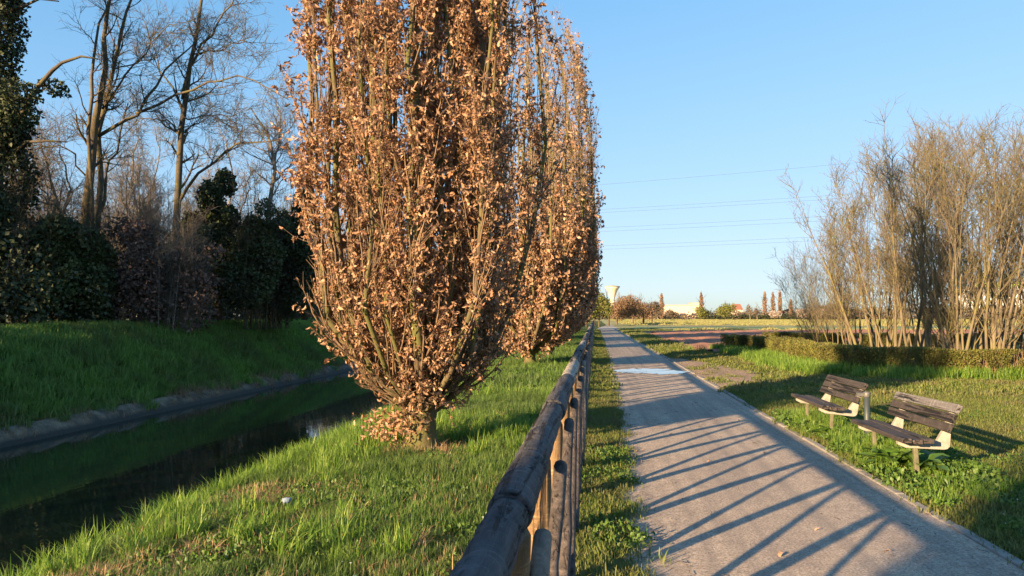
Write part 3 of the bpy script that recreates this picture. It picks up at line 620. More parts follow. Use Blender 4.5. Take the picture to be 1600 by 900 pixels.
# dock plants under the near bench
def dock(label, loc, n, L, seed):
    r = np.random.default_rng(seed); mb = MB(); k = 7
    for i in range(n):
        a = r.uniform(0, 6.283); el = r.uniform(.3, 1.2); ln = L * r.uniform(.6, 1.1); t = np.linspace(0, 1, k)
        d = np.array([math.cos(a), math.sin(a), 0]); s = np.array([-math.sin(a), math.cos(a), 0])
        c = np.outer(ln * (t * math.cos(el) + .15 * t * t), d) + np.outer(ln * (t * math.sin(el) - .55 * t ** 2.4 * math.sin(el)), [0, 0, 1])
        wd = ln * .17 * np.sin(np.clip((t - .15) / .85, 0.03, 1) ** .8 * math.pi * .97) + .006; wv = r.normal(size=k) * .006
        V = np.stack([c - s * wd[:, None] + np.outer(wd * .35 + wv, [0, 0, 1]), c, c + s * wd[:, None] + np.outer(wd * .35 - wv, [0, 0, 1])], 1).reshape(-1, 3)
        mb.add(V, [np.array([(3 * j + b, 3 * j + b + 1, 3 * j + b + 4, 3 * j + b + 3) for j in range(k - 1) for b in (0, 1)])])
    o = mb.build('dock_plant', M['dock']); o.location = loc; return tag(o, label, 'plant', 'dock plants in the grass')
dk = G(1435, 745); dock('broad-leaved dock plant right under the near end of the nearer bench', (dk[0], dk[1], .06), 20, .42, 1)
dk = G(1395, 738); dock('dock plant with spreading leaves in front of the nearer bench leg', (dk[0], dk[1], .06), 18, .38, 2)
dk = G(1300, 688); dock('small dock plant in the grass below the farther bench', (dk[0], dk[1], .05), 12, .28, 3)

# ------------------------------------------------------------------ clipped hedges
def hedge(label, pts_, h, wd, n, seed, ls=.045, lm='hedge'):
    r = np.random.default_rng(seed); pts_ = np.array(pts_); seg = np.linalg.norm(np.diff(pts_, axis=0), axis=1); cum = np.r_[0, np.cumsum(seg)]
    def pos(s, o):
        i = np.clip(np.searchsorted(cum, s) - 1, 0, len(seg) - 1); t = (s - cum[i]) / seg[i]; d = (pts_[i + 1] - pts_[i]) / seg[i][:, None]
        return pts_[i] + (pts_[i + 1] - pts_[i]) * t[:, None] + np.stack([-d[:, 1], d[:, 0]], 1) * o[:, None]
    s = r.uniform(0, cum[-1], n); o = r.uniform(-1, 1, n); o = np.sign(o) * np.abs(o) ** .45 * wd / 2
    top = h * (1 + .10 * (nz(s, s * 0, .8, seed) - .5) + .06 * (nz(s, s * 0, .25, seed + 1) - .5)); z = top * (r.random(n) ** .55) ; o *= 1 + .2 * (nz(s, z, .4, seed + 2) - .5)
    xy = pos(s, o); z2 = z + hz(xy[:, 0], xy[:, 1]); keep = nz(s * 1.0, z, .22, seed + 3) > np.interp(z / h, [0, .35, .6, 1], [.75, .5, .22, .15])
    e = empty('hedge', (float(pts_[0][0]), float(pts_[0][1]), 0), 0, label, 'hedge', 'low clipped hedges by the field'); org = np.array([pts_[0][0], pts_[0][1], 0])
    fb = MB(); TV, TP = simple_leaf(.35, .5); P3 = np.c_[xy, z2][keep] - org; place(TV, TP, P3, rot_rand(len(P3), r), r.uniform(.6, 1.3, len(P3)) * ls, fb); fb.build('foliage', M[lm], e)
    m_ = int(cum[-1] * 70); s = r.uniform(0, cum[-1], m_); a = pos(s, r.uniform(-.35, .35, m_) * wd); b = pos(np.clip(s + r.normal(size=m_) * .12, 0, cum[-1]), r.uniform(-.5, .5, m_) * wd)
    P = np.stack([np.c_[a, hz(a[:, 0], a[:, 1])], np.c_[(a + b) / 2, np.full(m_, h * .5)], np.c_[b, np.full(m_, h * .97)]], 1) - org
    sb = MB(); sb.tubes(P, np.tile([.009, .006, .003], (m_, 1)), 4); sb.build('stems', M['oaktwig'], e); return e
hedge('low front hedge of rusty green leaves bending along the lawn ', g2([(1136, 549), (1185, 553), (1225, 561), (1262, 573), (1330, 585), (1420, 589), (1520, 592), (1720, 598)]), .74, .66, 110000, 5)
hedge('back hedge of coppery twigs at the edge of the ploughed field behind the bare trees', g2([(1195, 541.5), (1300, 545), (1500, 548), (1720, 551)]), .72, .6, 60000, 6, .055)
HP = g2([(1136, 549), (1185, 553), (1225, 561), (1262, 573), (1330, 585), (1420, 589), (1520, 592), (1720, 598)])
def kh(X, Y, u): return inview(X, Y, 3) & (~inpoly(X, Y, PLY) | (segd(X, Y, HP) < .7)) & (segd(X, Y, HP) < 1.7) & (u < np.clip(1.25 - segd(X, Y, HP) / 1.5, 0, 1)) & (nz(X, Y, 1.1, 71) > .2)
tall = P_blades('tall_tuft', M['lushblade'], 70, .22, (.15, .42), .007, .7, 4, 90)
a = pts(4, 22, 16, 38, 40, 24, kh); scatter('tall_grass', a, tall, rng.uniform(.5, 1.15, len(a)), label='tall bright green grass at the foot of the front hedge', cat='grass')

# ------------------------------------------------------------------ bare coppiced trees
def coppice(seed, Ht=8, ns=9, lean=.17, r0=.06, nt1=14, nt2=6, nt3=3, spread=.35, name='coppice_tree', bark='copbark', lean_dir=None):
    r = np.random.default_rng(seed); k = 9; P = np.zeros((ns, k, 3)); az = np.arange(ns) * 2.399 + r.normal(size=ns) * .3
    ln = lean * np.sqrt(r.uniform(.02, 1, ns)); b = r.uniform(0, spread, ns); hh = Ht * r.uniform(.82, 1.0, ns); p = np.stack([b * np.cos(az), b * np.sin(az), -.1 + 0 * az], 1)
    d = unit(np.stack([ln * np.cos(az), ln * np.sin(az), 1 + 0 * az], 1) + (np.array(lean_dir) if lean_dir else 0))
    for j in range(k): P[:, j] = p; d = unit(d + r.normal(size=d.shape) * .055 + np.array([0, 0, .03])); p = p + d * (hh / (k - 1))[:, None]
    Rr = (r0 * r.uniform(.55, 1.1, ns))[:, None] * (np.linspace(1, .1, k) ** 1.3)[None]
    tb = MB(); tb.tubes(P, Rr, 7)
    A, RA = grow(P, Rr, nt1, .14, .97, (20, 45), (1.2, 2.9), .42, .12, .05, 8, .5, r, rmin=.012)
    B_, RB = grow(A, RA, nt2, .2, 1, (25, 60), (.5, 1.15), .5, .07, .08, 5, .3, r, rmin=.0085)
    C, RC = grow(B_, RB, nt3, .2, 1, (25, 55), (.2, .5), .6, .07, .07, 3, .2, r, rmin=.0055)
    bb = MB(); bb.tubes(A, RA, 4); bb.tubes(B_, RB, 3); bb.tubes(C, RC, 3); return tb, bb
protos = []
for s_, kw in enumerate([dict(ns=5, r0=.05, spread=.5), dict(ns=7, r0=.048, lean=.2, spread=.8), dict(ns=13, r0=.065, lean=.24, spread=.28, nt1=11), dict(ns=4, r0=.07, nt1=17, spread=.6)]):
    tb, bb = coppice(200 + s_, **kw); e = empty('bare_tree', (0, 0, 0)); tb.build('trunk', M['copbark'], e); bb.build('branches', M['copbark'], e); protos.append(e)
GR = 'bare coppiced trees between the hedges'
CT = [(1386, 31, 228, 1, -1, 'bare tree half hidden between the fourth and fifth of the coppice'), (1444, 29, 200, 1, 0, 'slender bare tree set back between the sixth and seventh of the coppice'),
      (1290, 35, 385, 1, -12, 'slight bare tree behind the leftmost one, its crown tipping toward the field'), (1326, 34, 325, 0, -5, 'bare tree standing just behind the second and third of the coppice'),
      (1276, 33, 405, 0, -13, 'leftmost bare tree of the coppice, low and leaning out over the field'),
      (1306, 31, 362, 1, -8, 'second bare tree from the field end of the coppice, thin leaning stems'),
      (1340, 30, 292, 0, -4, 'third bare tree from the field end of the coppice'),
      (1368, 28.5, 240, 3, -2, 'fourth bare tree from the field end of the coppice with a few dark trunks'),
      (1398, 27.5, 210, 1, -2, 'fifth bare tree from the field end, where the coppice reaches its full height'),
      (1428, 26, 195, 3, 0, 'sixth bare tree from the field end, grey trunks behind the front hedge'),
      (1460, 25, 190, 0, 1, 'seventh bare tree from the field end, just left of the thick mossy clump'),
      (1498, 20.3, 180, 2, -3, 'thick clump of many mossy yellow stems rising from the front hedge'),
      (1542, 24, 185, 1, 2, 'bare tree with olive stems between the two mossy clumps'),
      (1556, 20.2, 190, 2, 3, 'second clump of mossy stems fanning up near the edge of the picture'),
      (1598, 21, 165, 3, 1, 'bare tree with a stout dark trunk at the right edge'),
      (1640, 24, 175, 1, 0, 'outermost bare coppiced tree beyond the stout dark trunk')]
used = set()
for px, d, ty, pi, lean, lb in CT:
    e = protos[pi] if pi not in used else copy_tree(protos[pi]); first = pi not in used; used.add(pi)
    q_ = D(px, 560, d); e.location = (q_[0], d, 0); hgt = H + (HY - ty) / F * d; s = hgt / 8.5
    e.scale = (s, s, s); e.rotation_mode = 'ZYX'; e.rotation_euler = (0, R_(lean), rng.uniform(0, 6.28) if not first else .4); tag(e, lb, 'tree', GR)

# ------------------------------------------------------------------ the wood across the canal
def limbs(name, label, d, lines, bark='woodbark', n1=14, n2=7, n3=5, cat='tree', group=None, seed=1, twL=(.9, 2.0), zb=1.0):
    r = np.random.default_rng(seed); b = D(lines[0][0][0][0], HY, d + lines[0][3] if len(lines[0]) > 3 else d); org = np.array([b[0], b[1], zb])
    e = empty(name, tuple(org), 0, label, cat, group); tb, bb = MB(), MB()
    for ln in lines:
        pp, r0, r1 = ln[:3]; off = ln[3] if len(ln) > 3 else 0; off2 = ln[4] if len(ln) > 4 else off
        k = 10; t = np.linspace(0, 1, k); q = np.array([D(x, y, d + off + (off2 - off) * i / max(1, len(pp) - 1)) for i, (x, y) in enumerate(pp)])
        s = np.linspace(0, 1, len(pp)); P = np.stack([np.interp(t, s, q[:, c]) for c in range(3)], 1); P[1:-1] = (P[:-2] + 2 * P[1:-1] + P[2:]) / 4; P[1:] += r.normal(size=(k - 1, 3)) * .05
        P -= org; Rr = (r0 * (1 - t) + r1 * t) * .76; tb.tube(P, Rr, 9); P, Rr = P[None], Rr[None]
        A, RA = grow(P, Rr, n1, .25, 1, (30, 65), twL, .45, .08, .16, 7, .2, r, rmin=.012)
        B_, RB = grow(A, RA, n2, .2, 1, (25, 60), (.5, 1.1), .55, .06, .18, 5, .2, r, rmin=.009)
        C, RC = grow(B_, RB, n3, .2, 1, (25, 60), (.25, .6), .6, .04, .2, 4, .2, r, rmin=.006)
        bb.tubes(A, RA, 5); bb.tubes(B_, RB, 4); bb.tubes(C, RC, 3)
    tb.build('trunk', M[bark], e); bb.build('branches', M[bark], e); return e
limbs('bare_tree', 'tall bare tree with several ivy-wrapped stems near the ivy-covered trunk', 27, [
    ([(126, 500), (128, 400), (135, 330), (143, 267), (150, 207), (155, 167), (158, 133), (163, 93), (162, 50), (168, 10), (175, -50)], .27, .07),
    ([(146, 440), (140, 213), (141, 150), (144, 100), (151, 70), (165, 20), (176, -20)], .11, .04, -.4),
    ([(150, 480), (155, 330), (154, 230), (165, 160), (180, 100), (187, 67), (198, 23), (206, -10)], .17, .06, .5),
    ([(153, 213), (187, 193), (213, 177), (233, 143), (263, 107), (287, 88), (312, 55)], .10, .03, .2, 1.2),
    ([(213, 177), (253, 153), (287, 143), (320, 133), (347, 122), (383, 123), (417, 130), (450, 155)], .075, .02, .5, -1.5),
    ([(160, 170), (187, 127), (213, 103), (233, 73), (263, 33)], .06, .02, 0, -1.5),
    ([(140, 290), (120, 250), (100, 225), (60, 230), (35, 222)], .05, .02, 0, -1),
    ([(158, 330), (168, 270), (185, 225), (200, 160)], .09, .03, .5, 1.5)], seed=41)
limbs('bare_tree', 'tall straight bare tree with one mossy trunk, dead snags and wide side limbs', 29, [
    ([(268, 480), (275, 380), (278, 300), (283, 200), (290, 140), (302, 80), (310, 30), (320, -30)], .22, .07),
    ([(285, 155), (296, 110), (312, 70), (335, 50), (350, 20), (367, -5)], .09, .03, 0, -1),
    ([(283, 210), (262, 190), (238, 184), (212, 188)], .05, .02, 0, 1),
    ([(288, 208), (300, 195), (312, 192)], .05, .03),
    ([(284, 180), (315, 183), (345, 178), (362, 195)], .04, .015, 0, -1),
    ([(279, 318), (306, 276), (345, 235), (383, 222), (425, 220), (445, 224)], .09, .02, 0, -1.5),
    ([(284, 170), (262, 130), (248, 100), (235, 65), (222, 25)], .06, .02, 0, 1.5),
    ([(300, 85), (340, 78), (365, 70), (385, 62)], .05, .015, 0, -1.5)], seed=42)
limbs('bare_tree', 'slender forked bare tree just left of the first oak', 33, [
    ([(418, 480), (420, 350), (424, 290), (431, 250), (424, 225), (410, 195), (395, 170)], .16, .04),
    ([(427, 265), (438, 225), (440, 190), (430, 150)], .08, .02, 0, 1), ([(424, 290), (450, 262), (468, 235)], .06, .02)], seed=43, bark='greybark')
limbs('bare_tree', 'crooked bare tree with bent limbs low behind the multi-stemmed one', 31, [
    ([(100, 480), (100, 370), (92, 320), (72, 260), (62, 210)], .15, .04), ([(96, 340), (112, 300), (95, 240), (85, 190)], .08, .02, 0, 1), ([(95, 330), (70, 300), (50, 240)], .07, .02, 0, -1)], seed=44, bark='greybark')
limbs('bare_tree', 'pale bare tree between the two tallest ones, twigs catching the sun', 38, [
    ([(215, 470), (212, 380), (216, 330), (205, 270), (215, 215)], .15, .04), ([(214, 340), (235, 300), (250, 250), (243, 200)], .08, .02, 0, 1), ([(213, 350), (190, 310), (182, 262)], .07, .02, 0, -1)], seed=45, bark='greybark')
limbs('bare_tree', 'pale twiggy bare tree behind the ivy pillar', 40, [
    ([(365, 470), (362, 390), (358, 330), (365, 270), (352, 215)], .15, .04), ([(361, 350), (385, 310), (392, 262)], .08, .02, 0, 1), ([(360, 360), (338, 310), (322, 255)], .07, .02, 0, -1)], seed=46, bark='greybark')

IV, IP = simple_leaf(.42, .3)
def leaf_mass(name, label, m, blobs, n, ls, seed, cat, group=None, stem=None, kind=None, part='foliage', twigs=0):
    """leaves in the shell of uneven blobs; blobs: (x, y, z, rx, ry, rz)"""
    r = np.random.default_rng(seed); bl = np.array(blobs, float); vol = (bl[:, 3] * bl[:, 5]) ** 1.0; I = r.choice(len(bl), n, p=vol / vol.sum())
    v = unit(r.normal(size=(n, 3))); rad = r.uniform(.45, 1.05, n) ** .5; lump = .75 + .55 * nz(v[:, 0] * 2 + I * 7.1, v[:, 2] * 2 + v[:, 1] * 1.3, .45, seed)
    p = bl[I, :3] + v * bl[I, 3:] * (rad * lump)[:, None]; org = np.array([bl[0, 0], bl[0, 1], 1.0 if bl[0, 0] < -10 else 0]); p[:, 2] = np.maximum(p[:, 2], hz(p[:, 0], p[:, 1])); p -= org
    fb = MB(); place(IV, IP, p, rot_rand(n, r), r.uniform(.6, 1.4, n) * ls, fb)
    if kind == 'stuff':
        o = fb.build(name, m); o.location = org; return tag(o, label, cat, kind='stuff')
    e = empty(name, tuple(org), 0, label, cat, group); fb.build(part, m, e)
    if stem is not None:
        sb = MB(); 
        for P, Rr in stem: sb.tube(np.array(P) - org, Rr, 9)
        sb.build('trunk', M['woodbark'], e)
    if twigs:
        z0 = np.array([0, 0, 0.]); ang = r.uniform(0, 6.283, twigs); st_ = np.stack([r.normal(size=twigs) * bl[:, 3].mean() * .5, r.normal(size=twigs) * .6, 0 * ang], 1)
        hh = bl[:, 2].max() + bl[:, 5].max() - org[2]; tip = st_ + np.stack([np.cos(ang) * bl[:, 3].mean() * .7, np.sin(ang) * .8, hh * r.uniform(.6, 1.15, twigs)], 1)
        P = np.stack([st_, st_ * .4 + tip * .6 + r.normal(size=(twigs, 3)) * .15, tip], 1); Rr = np.tile([.016, .012, .006], (twigs, 1)); sb = MB(); sb.tubes(P, Rr, 4)
        A, RA = grow(P, Rr, 14, .1, 1, (25, 70), (.5, 1.2), .6, .05, .2, 5, .2, r, rmin=.008); B_, RB = grow(A, RA, 5, .2, 1, (25, 70), (.25, .6), .6, .03, .2, 4, .2, r, rmin=.006)
        sb.tubes(A, RA, 3); sb.tubes(B_, RB, 3); sb.build('branches', M['greybark'] if twigs > 30 else M['woodbark'], e)
    return e
# undergrowth: one dark mass along the top of the far slope, continuing behind the viewer
r = np.random.default_rng(90); bl = []
for y in np.arange(-34, 240, 1.8):
    for x in (-18.4, -20.2): bl.append((x + r.normal() * .5, y + r.normal() * .5, 1.9 + r.uniform(-.3, .6), r.uniform(1.0, 1.6), r.uniform(1.1, 1.8), r.uniform(1.1, 2.0)))
for y in np.arange(60, 250, 4): bl.append((-20.5 + r.normal(), y, 4.2 + r.uniform(-.5, 1), 2.2, 2.6, 2.6))
for y in np.arange(-34, 250, 3): bl.append((-22.5 + r.normal(), y, 2.8 + r.uniform(-.4, .8), 2, 2.2, 2.4))
leaf_mass('undergrowth', 'dark tangled undergrowth along the top of the far canal slope', M['ivy'], bl, 380000, .125, 91, 'undergrowth', kind='stuff')
def at_px(px, x):                            # world y where the view column px meets the line X = x
    q_ = ray(px, HY); return q_[1] * x / q_[0]
GS = 'shrubs and ivy at the edge of the wood'
def blobs_px(lst, d): 
    out = []
    for px, py, rx, rz in lst:
        q_ = D(px, py, d); s = d / F; out.append((q_[0], q_[1] + r.normal() * .4, q_[2], rx * s, max(.7, rx * s * .9), rz * s))
    return out
yl = 23
leaf_mass('ivy_clad_tree', 'tall trunk smothered in dark ivy with one ivy arm reaching out', M['ivy'],
    blobs_px([(-10, 40, 48, 60), (-20, -30, 70, 60), (-10, 120, 42, 70), (-8, 200, 42, 70), (5, 280, 40, 70), (0, 350, 45, 70), (0, 420, 55, 60), (35, 175, 24, 22), (50, 150, 22, 18), (66, 128, 16, 14), (20, 205, 30, 30), (-25, -110, 60, 60)], yl), 34000, .12, 92, 'tree',
    stem=[(np.array([D(-10, y_, yl) for y_ in (520, 300, 100, -100, -200)]), [.35, .3, .25, .2, .1]), (np.array([D(x_, y_, yl) for x_, y_ in ((-5, 240), (30, 185), (60, 135), (82, 110), (97, 98), (127, 88), (153, 92))]), [.12, .1, .08, .07, .055, .04, .02]), (np.array([D(x_, y_, yl) for x_, y_ in ((0, 20), (40, 8), (62, -2), (92, 2))]), [.07, .05, .04, .02]), (np.array([D(x_, y_, yl) for x_, y_ in ((0, 260), (40, 222), (75, 220), (105, 222))]), [.07, .05, .04, .02])], group=GS)
leaf_mass('ivy_clad_tree', 'slim ivy-covered trunk rising above the shrubs between two bare trees', M['ivy'], blobs_px([(342, 282, 12, 22), (340, 312, 17, 24), (338, 345, 14, 28), (344, 380, 20, 34), (364, 338, 7, 18), (322, 325, 6, 12)], 31), 9000, .13, 93, 'tree', stem=[(np.array([D(342, y_, 31) for y_ in (500, 380, 300, 262)]), [.15, .12, .08, .03])], group=GS)
leaf_mass('ivy_clad_tree', 'ivy-covered trunk at the edge of the wood half behind the first oak', M['ivy'], blobs_px([(474, 318, 12, 26), (478, 355, 20, 30), (480, 400, 26, 40), (470, 440, 30, 40)], 35), 9000, .13, 94, 'tree', stem=[(np.array([D(476, y_, 35) for y_ in (500, 380, 300)]), [.16, .12, .05])], group=GS)
for i, (px, py, rx, rz, d, mk, lb, n_, tw_) in enumerate([
    (75, 400, 62, 62, 24, 'evergreen', 'wide dark evergreen shrub beside the ivy-clad trunk', 15000, 26),
    (135, 430, 45, 75, 25, 'evergreen', 'dark evergreen shrub under the multi-stemmed bare tree', 12000, 26),
    (205, 410, 55, 80, 26, 'brownbrush', 'purple-brown bare thicket bush in the middle of the wood edge', 5500, 34),
    (285, 430, 55, 55, 27, 'brownbrush', 'low grey twiggy bush leaning toward the canal', 3200, 40),
    (300, 372, 42, 45, 31, 'evergreen', 'olive green shrub at the foot of the straight mossy trunk', 9000, 24),
    (385, 385, 52, 62, 31, 'evergreen', 'tall bright-topped evergreen shrub below the forked bare tree', 16000, 28),
    (440, 400, 45, 78, 34, 'evergreen', 'dense dark evergreen shrub nearest the first oak', 16000, 28)]):
    leaf_mass('shrub', lb, M[mk], blobs_px([(px, py, rx * .75, rz * .8), (px - rx * .45, py + 25, rx * .6, rz * .6), (px + rx * .45, py + 20, rx * .6, rz * .65), (px, py + 60, rx, rz * .6), (px + rx * .2, py - rz * .5, rx * .35, rz * .35)] + [(px + rx * r.uniform(-1, 1), py + rz * r.uniform(-.95, .6), rx * r.uniform(.12, .3), rz * r.uniform(.12, .3)) for _ in range(12)], d), n_, .12, 100 + i, 'shrub', GS, twigs=tw_)
# bare trees deeper in the wood, one mass of pale twigs
wp = []
for s_ in range(3):
    tb, bb = coppice(260 + s_, Ht=8.5, ns=5, lean=.35, r0=.10, nt1=13, nt2=8, nt3=6, spread=.2); tb.V += bb.V; off = tb.n; tb.P += [q_ + off for q_ in bb.P]; wp.append(proto('wood_tree', tb, M['greybark']))
r = np.random.default_rng(95); n_ = 260; X = r.uniform(-55, -22.5, n_); Y = r.uniform(10, 120, n_)
scatter('woods', np.stack([X, Y, hz(X, Y)], 1), wp, r.uniform(.8, 1.25, n_), label='mass of pale bare trees deeper in the wood across the canal', cat='woods', rot=np.c_[r.normal(size=(n_, 2)) * .05, r.uniform(0, 6.28, n_)])

# ------------------------------------------------------------------ far background
def fmat(nm, cols, tr=.2): M[nm] = leafmat(nm, cols, tr, .8)
fmat('cherry', [(.13, .08, .05), (.20, .12, .08), (.26, .17, .10), (.20, .16, .08)]); fmat('olive', [(.10, .12, .03), (.17, .18, .045), (.22, .22, .07)])
fmat('poplar', [(.20, .13, .09), (.29, .19, .13), (.34, .24, .17)]); fmat('farbrown', [(.10, .08, .06), (.16, .12, .085), (.19, .16, .11)]); fmat('blossom', [(.36, .29, .25), (.48, .41, .36), (.22, .18, .14)])
fmat('fardark', [(.035, .045, .025), (.06, .07, .04)])
def far_tree(name, label, px, base_y, top_y, wpx, d, m, n, shape='round', group=None, ls=None, trunks=1, seed=0, bare=False):
    r = np.random.default_rng(seed + int(px)); s = d / F; b = D(px, HY, d); h = (base_y - top_y) * s; w_ = wpx * s / 2; e = empty(name, (b[0], d, 0), 0, label, 'tree', group)
    tz = h * (.22 if shape == 'round' else .06); ls = ls or max(.12, s * 1.6); nl = 9
    if shape == 'round': c = np.c_[r.uniform(-.6, .6, nl) * w_, r.uniform(-.6, .6, nl) * w_, r.uniform(.35, .72, nl) * h]; rr = np.c_[np.full(nl, w_ * .55), np.full(nl, w_ * .55), np.full(nl, h * .24)]
    else: zz = np.linspace(.15, .9, nl); c = np.c_[r.normal(size=nl) * w_ * .08, r.normal(size=nl) * w_ * .08, zz * h]; rad = w_ * np.interp(zz, [0, .3, .6, 1], [.7, 1, .9, .35]); rr = np.c_[rad, rad, np.full(nl, h * .13)]
    I = r.integers(0, nl, n); v = unit(r.normal(size=(n, 3))) * (r.random(n) ** .4)[:, None]; p = c[I] + v * rr[I]; p[:, 2] = np.maximum(p[:, 2], .1)
    fb = MB(); place(IV, IP, p, rot_rand(n, r, (0, 0, .6 if shape != 'round' else 0), 1.0), r.uniform(.5, 1.3, n) * ls, fb); fb.build('crown', M[m], e)
    tb = MB(); 
    for k in range(trunks):
        x = (k - (trunks - 1) / 2) * w_ * 1.3 / max(1, trunks - 1) if trunks > 1 else 0
        T = np.array([[(x, r.normal() * .3, -.2), (x * 1.02, 0, h * .2), (x * .9 + r.normal() * w_ * .06, 0, h * .5), (x * .7, 0, h * .82)]]); RR = np.array([[.028, .022, .014, .005]]) * max(h, 5)
        tb.tubes(T, RR, 7); A, RA = grow(T, RR, 10, .25, 1, (20, 50), (h * .2, h * .4), .5, .12, .1, 5, .3, r, rmin=s * .12); tb.tubes(A, RA, 4)
        B_, RB = grow(A, RA, 5, .2, 1, (20, 50), (h * .08, h * .2), .5, .1, .1, 4, .3, r, rmin=s * .10); tb.tubes(B_, RB, 3)
    tb.build('trunk', M['greybark' if bare else 'woodbark'], e); return e
GF = 'trees beyond the fields'
far_tree('round_tree', 'reddish-brown spreading tree on two pale trunks by the bend of the path', 985, 507, 458, 62, 135, 'cherry', 9000, trunks=2, group=GF, ls=.22)
far_tree('round_tree', 'reddish-brown spreading tree behind and right of the pair of pale trunks', 1004, 506, 466, 44, 150, 'cherry', 6000, trunks=3, group=GF, ls=.22)
far_tree('bare_tree', 'thin bare tree reaching above the reddish ones next to the water tower', 976, 503, 449, 36, 165, 'olive', 900, trunks=2, group=GF, bare=True)
far_tree('olive_tree', 'olive green tree leafing out between the oak row and the water tower', 940, 507, 447, 34, 125, 'olive', 7000, trunks=2, group=GF, ls=.22)
far_tree('olive_tree', 'darker olive tree at the very end of the oak row', 926, 508, 452, 30, 112, 'olive', 6000, trunks=2, group=GF, ls=.22)
far_tree('poplar', 'grey-brown poplar rising beside the pale buildings', 1034, 499, 459, 8, 340, 'poplar', 1600, 'tall', GF)
far_tree('poplar', 'lone narrow poplar above the yellow-green tree', 1096, 498, 457, 8, 340, 'poplar', 1600, 'tall', GF)
for px, ty, lb in ((1195, 457, 'first poplar of the group above the far treeline'), (1208, 458, 'middle poplar of the group above the far treeline'), (1219, 456, 'tallest last poplar of the group above the far treeline'), (1236, 469, 'short stout poplar right of the group')):
    far_tree('poplar', lb, px, 499, ty, 7, 340, 'poplar', 1500, 'tall', GF)
far_tree('olive_tree', 'yellow-green tree under the lone narrow poplar', 1100, 499, 476, 26, 310, 'olive', 2600, group=GF)
far_tree('olive_tree', 'yellow-green round tree right of the lone poplar', 1134, 499, 471, 30, 300, 'olive', 3000, group=GF)
far_tree('round_tree', 'grey green round tree in front of the pale buildings', 1050, 500, 482, 22, 300, 'farbrown', 1800, group=GF)
far_tree('bare_tree', 'left one of two small trees with white trunks before the treeline', 1172, 500, 474, 12, 300, 'farbrown', 300, group=GF, bare=True)
far_tree('bare_tree', 'right one of two small trees with white trunks before the treeline', 1183, 500, 473, 12, 300, 'farbrown', 300, group=GF, bare=True)
far_tree('blossom_tree', 'pale blossoming tree below the poplar group', 1210, 499, 483, 18, 305, 'blossom', 1400, group=GF)
far_tree('blossom_tree', 'pale blossoming tree right of the stout poplar', 1256, 499, 480, 22, 305, 'blossom', 1800, group=GF)
far_tree('blossom_tree', 'larger pale blossoming tree seen through the leftmost bare coppice stems', 1278, 499, 478, 26, 300, 'blossom', 1800, group=GF)
far_tree('round_tree', 'broad brown tree mound on the skyline behind the coppice', 1310, 499, 471, 60, 330, 'farbrown', 3500, group=GF)
far_tree('round_tree', 'dark round tree right of the reddish trees by the path', 1024, 500, 466, 22, 260, 'farbrown', 2500, group=GF)
# continuous treeline
r = np.random.default_rng(120); bl = []
for px in np.arange(860, 1800, 4.5):
    d = 352 + r.normal() * 6; q_ = D(px, HY, d); h_ = r.uniform(1.6, 3.4) if 1015 < px < 1095 else r.uniform(2.6, 4.8) + (1.5 if px > 1280 else 0); bl.append((q_[0], d, h_ * .5, 3.2, 3, h_ * .62))
leaf_mass('treeline', 'brown-grey line of hedges and trees along the horizon', M['farbrown'], bl, 26000, .75, 121, 'treeline', kind='stuff')
r = np.random.default_rng(122); bl = []
for px in np.arange(1095, 1330, 6): d = 335; q_ = D(px, HY, d); bl.append((q_[0], d, .9, 2.6, 2, 1.5))
leaf_mass('dark_scrub', 'dark low scrub line in front of the far treeline', M['fardark'], bl, 5000, .6, 123, 'scrub', kind='stuff')
# buildings
wallm = plain('pale_plaster', (.62, .50, .38), (.54, .44, .34), .9, .3, obj=False); roofm = plain('roof_sheet', (.42, .33, .27), (.34, .27, .22), .8, .4, obj=False); winm = plain('dark_window', (.06, .07, .08), (.04, .05, .06), .2)
def building(name, label, px0, px1, ytop, d, dep=14, pitch=0, bands=1, wm=None, rm=None, ycut=None):
    a, b = D(px0, HY, d), D(px1, HY, d); wx = b[0] - a[0]; h = H + (HY - ytop) / F * d; e = empty(name, ((a[0] + b[0]) / 2, d + dep / 2, 0), 0, label, 'building', 'buildings on the horizon')
    MB().box((0, 0, h / 2 - .5), (wx, dep, h + 1)).build('wall', wm or wallm, e, False)
    if pitch: 
        mb = MB(); mb.add([(-wx / 2 - .4, -dep / 2 - .4, h + .01), (wx / 2 + .4, -dep / 2 - .4, h + .01), (wx / 2 + .4, dep / 2 + .4, h + .01), (-wx / 2 - .4, dep / 2 + .4, h + .01), (-wx / 2, 0, h + pitch), (wx / 2, 0, h + pitch)], [np.array([(0, 1, 5, 4), (2, 3, 4, 5), (3, 2, 1, 0)]), np.array([(1, 2, 5), (3, 0, 4)])]); mb.build('roof', rm or roofm, e, False)
    else: MB().box((0, 0, h + .16), (wx + .5, dep + .5, .3)).build('roof', rm or roofm, e, False)
    nw = max(2, int(wx / 6))
    for k in range(nw):
        for z in np.linspace(h * .35, h * .75, bands): MB().box((-wx / 2 + (k + .5) * wx / nw, -dep / 2 - .03, z), (wx / nw * .5, .1, h * .16)).build('window', winm, e, False)
    return e
building('low_building', 'long pale flat-roofed building beyond the fields', 1040, 1094, 477.5, 400, 20, 0)
building('low_building', 'lower pink building end left of the grey-brown poplar', 1014, 1036, 484, 380, 16, 1.2)
building('low_building', 'taller pale block at the right end of the long flat building', 1081, 1093, 474, 430, 14, 0, 2)
building('house', 'small house with a reddish roof behind the treeline left of the white-trunked trees', 1146, 1160, 484, 395, 10, 3.0, rm=plain('clay_roof', (.30, .13, .08), (.22, .10, .07), .9, 1))
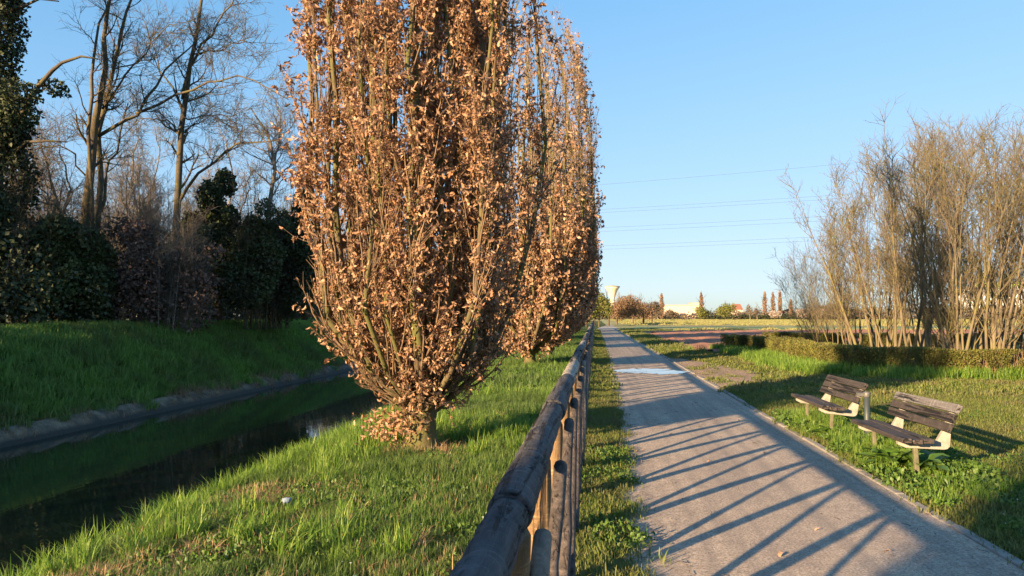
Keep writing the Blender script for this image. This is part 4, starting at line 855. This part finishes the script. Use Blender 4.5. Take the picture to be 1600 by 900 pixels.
e = building('warehouse', 'white building with a lime green top seen through the right-hand stems', 1530, 1640, 452, 420, 30, 0, 1, plain('white_cladding', (.62, .62, .62), (.52, .53, .55), .7, .4, obj=False))
MB().box((0, -15.2, H + (HY - 448) / F * 420), ((1640 - 1530) / F * 420, .5, 3.0)).build('fascia', plain('lime_fascia', (.45, .60, .12), (.38, .52, .10), .6, .4), e, False)
# water tower: funnel on a slim shaft
d = 600; q_ = D(957, HY, d); s = d / F; e = empty('water_tower', (q_[0], d, 0), 0, 'pale funnel-shaped concrete water tower rising over the trees', 'tower')
tw_m = plain('tower_concrete', (.66, .58, .42), (.58, .51, .38), .8, .2); zt = H + (HY - 447) * s
MB().tube([(0, 0, -1), (0, 0, zt - 24 * s)], [2.2, 1.9], 24).build('shaft', tw_m, e)
zz = np.linspace(0, 1, 9); MB().tube(np.stack([0 * zz, 0 * zz, zt - 24 * s + zz * 22 * s], 1), (3.5 + 8 * zz ** 1.9) * s * 1.0, 32).build('tank', tw_m, e)
MB().tube([(0, 0, zt - 2 * s), (0, 0, zt - 1.6 * s), (0, 0, zt - 1.0 * s), (0, 0, zt + .6 * s)], [11.6 * s, 12 * s, 12 * s, 2 * s], 32).build('roof', plain('tower_roof', (.34, .29, .24), (.28, .24, .2), .9, .4), e)
# power lines
wm_ = plain('cable_aluminium', (.05, .055, .06), (.04, .045, .05), .5)
for y0_, y1_, xe, lb in ((288, 252, 1360, 'topmost single power line crossing the sky'), (327, 301, 1360, 'upper wire of the highest pair of power lines'), (332, 307, 1360, 'lower wire of the highest pair of power lines'),
        (355.5, 334, 1360, 'upper wire of the middle pair of power lines'), (361.5, 341, 1360, 'lower wire of the middle pair of power lines'), (384, 366, 1360, 'upper wire of the lowest pair of power lines'), (389.5, 372, 1360, 'lower wire of the lowest pair of power lines')):
    t = np.linspace(-.9, 2.0, 26); P = []
    for a_ in t: x = 945 + (xe - 945) * a_; y = y0_ + (y1_ - y0_) * a_ + 3.2 * (a_ * (1 - a_)) ; P.append(D(x, y, 250 - 22 * a_))
    P = np.array(P); mb = MB(); mb.tube(P - P[0], np.full(26, .030), 5); o = mb.build('power_line', wm_); o.location = P[0]; tag(o, lb, 'cable', 'power lines over the fields')
# bit of litter on the bank
q_ = G(441, 805); r = np.random.default_rng(3); V = np.array([(x * .02, y * .016, 0) for x in range(4) for y in range(4)]) + r.normal(size=(16, 3)) * .006
pl_ = mesh_obj('paper_scrap', V, [np.array([(i * 4 + j, i * 4 + j + 1, i * 4 + j + 5, i * 4 + j + 4) for i in range(3) for j in range(3)])], plain('scrap_paper', (.22, .30, .38), (.16, .22, .3), .6))
sd = pl_.modifiers.new('thickness', 'SOLIDIFY'); sd.thickness = .001
pl_.location = (q_[0], q_[1], .10); pl_.rotation_euler = (1.1, .3, .4); tag(pl_, 'small crumpled pale blue scrap lying in the grass of the near bank', 'litter')
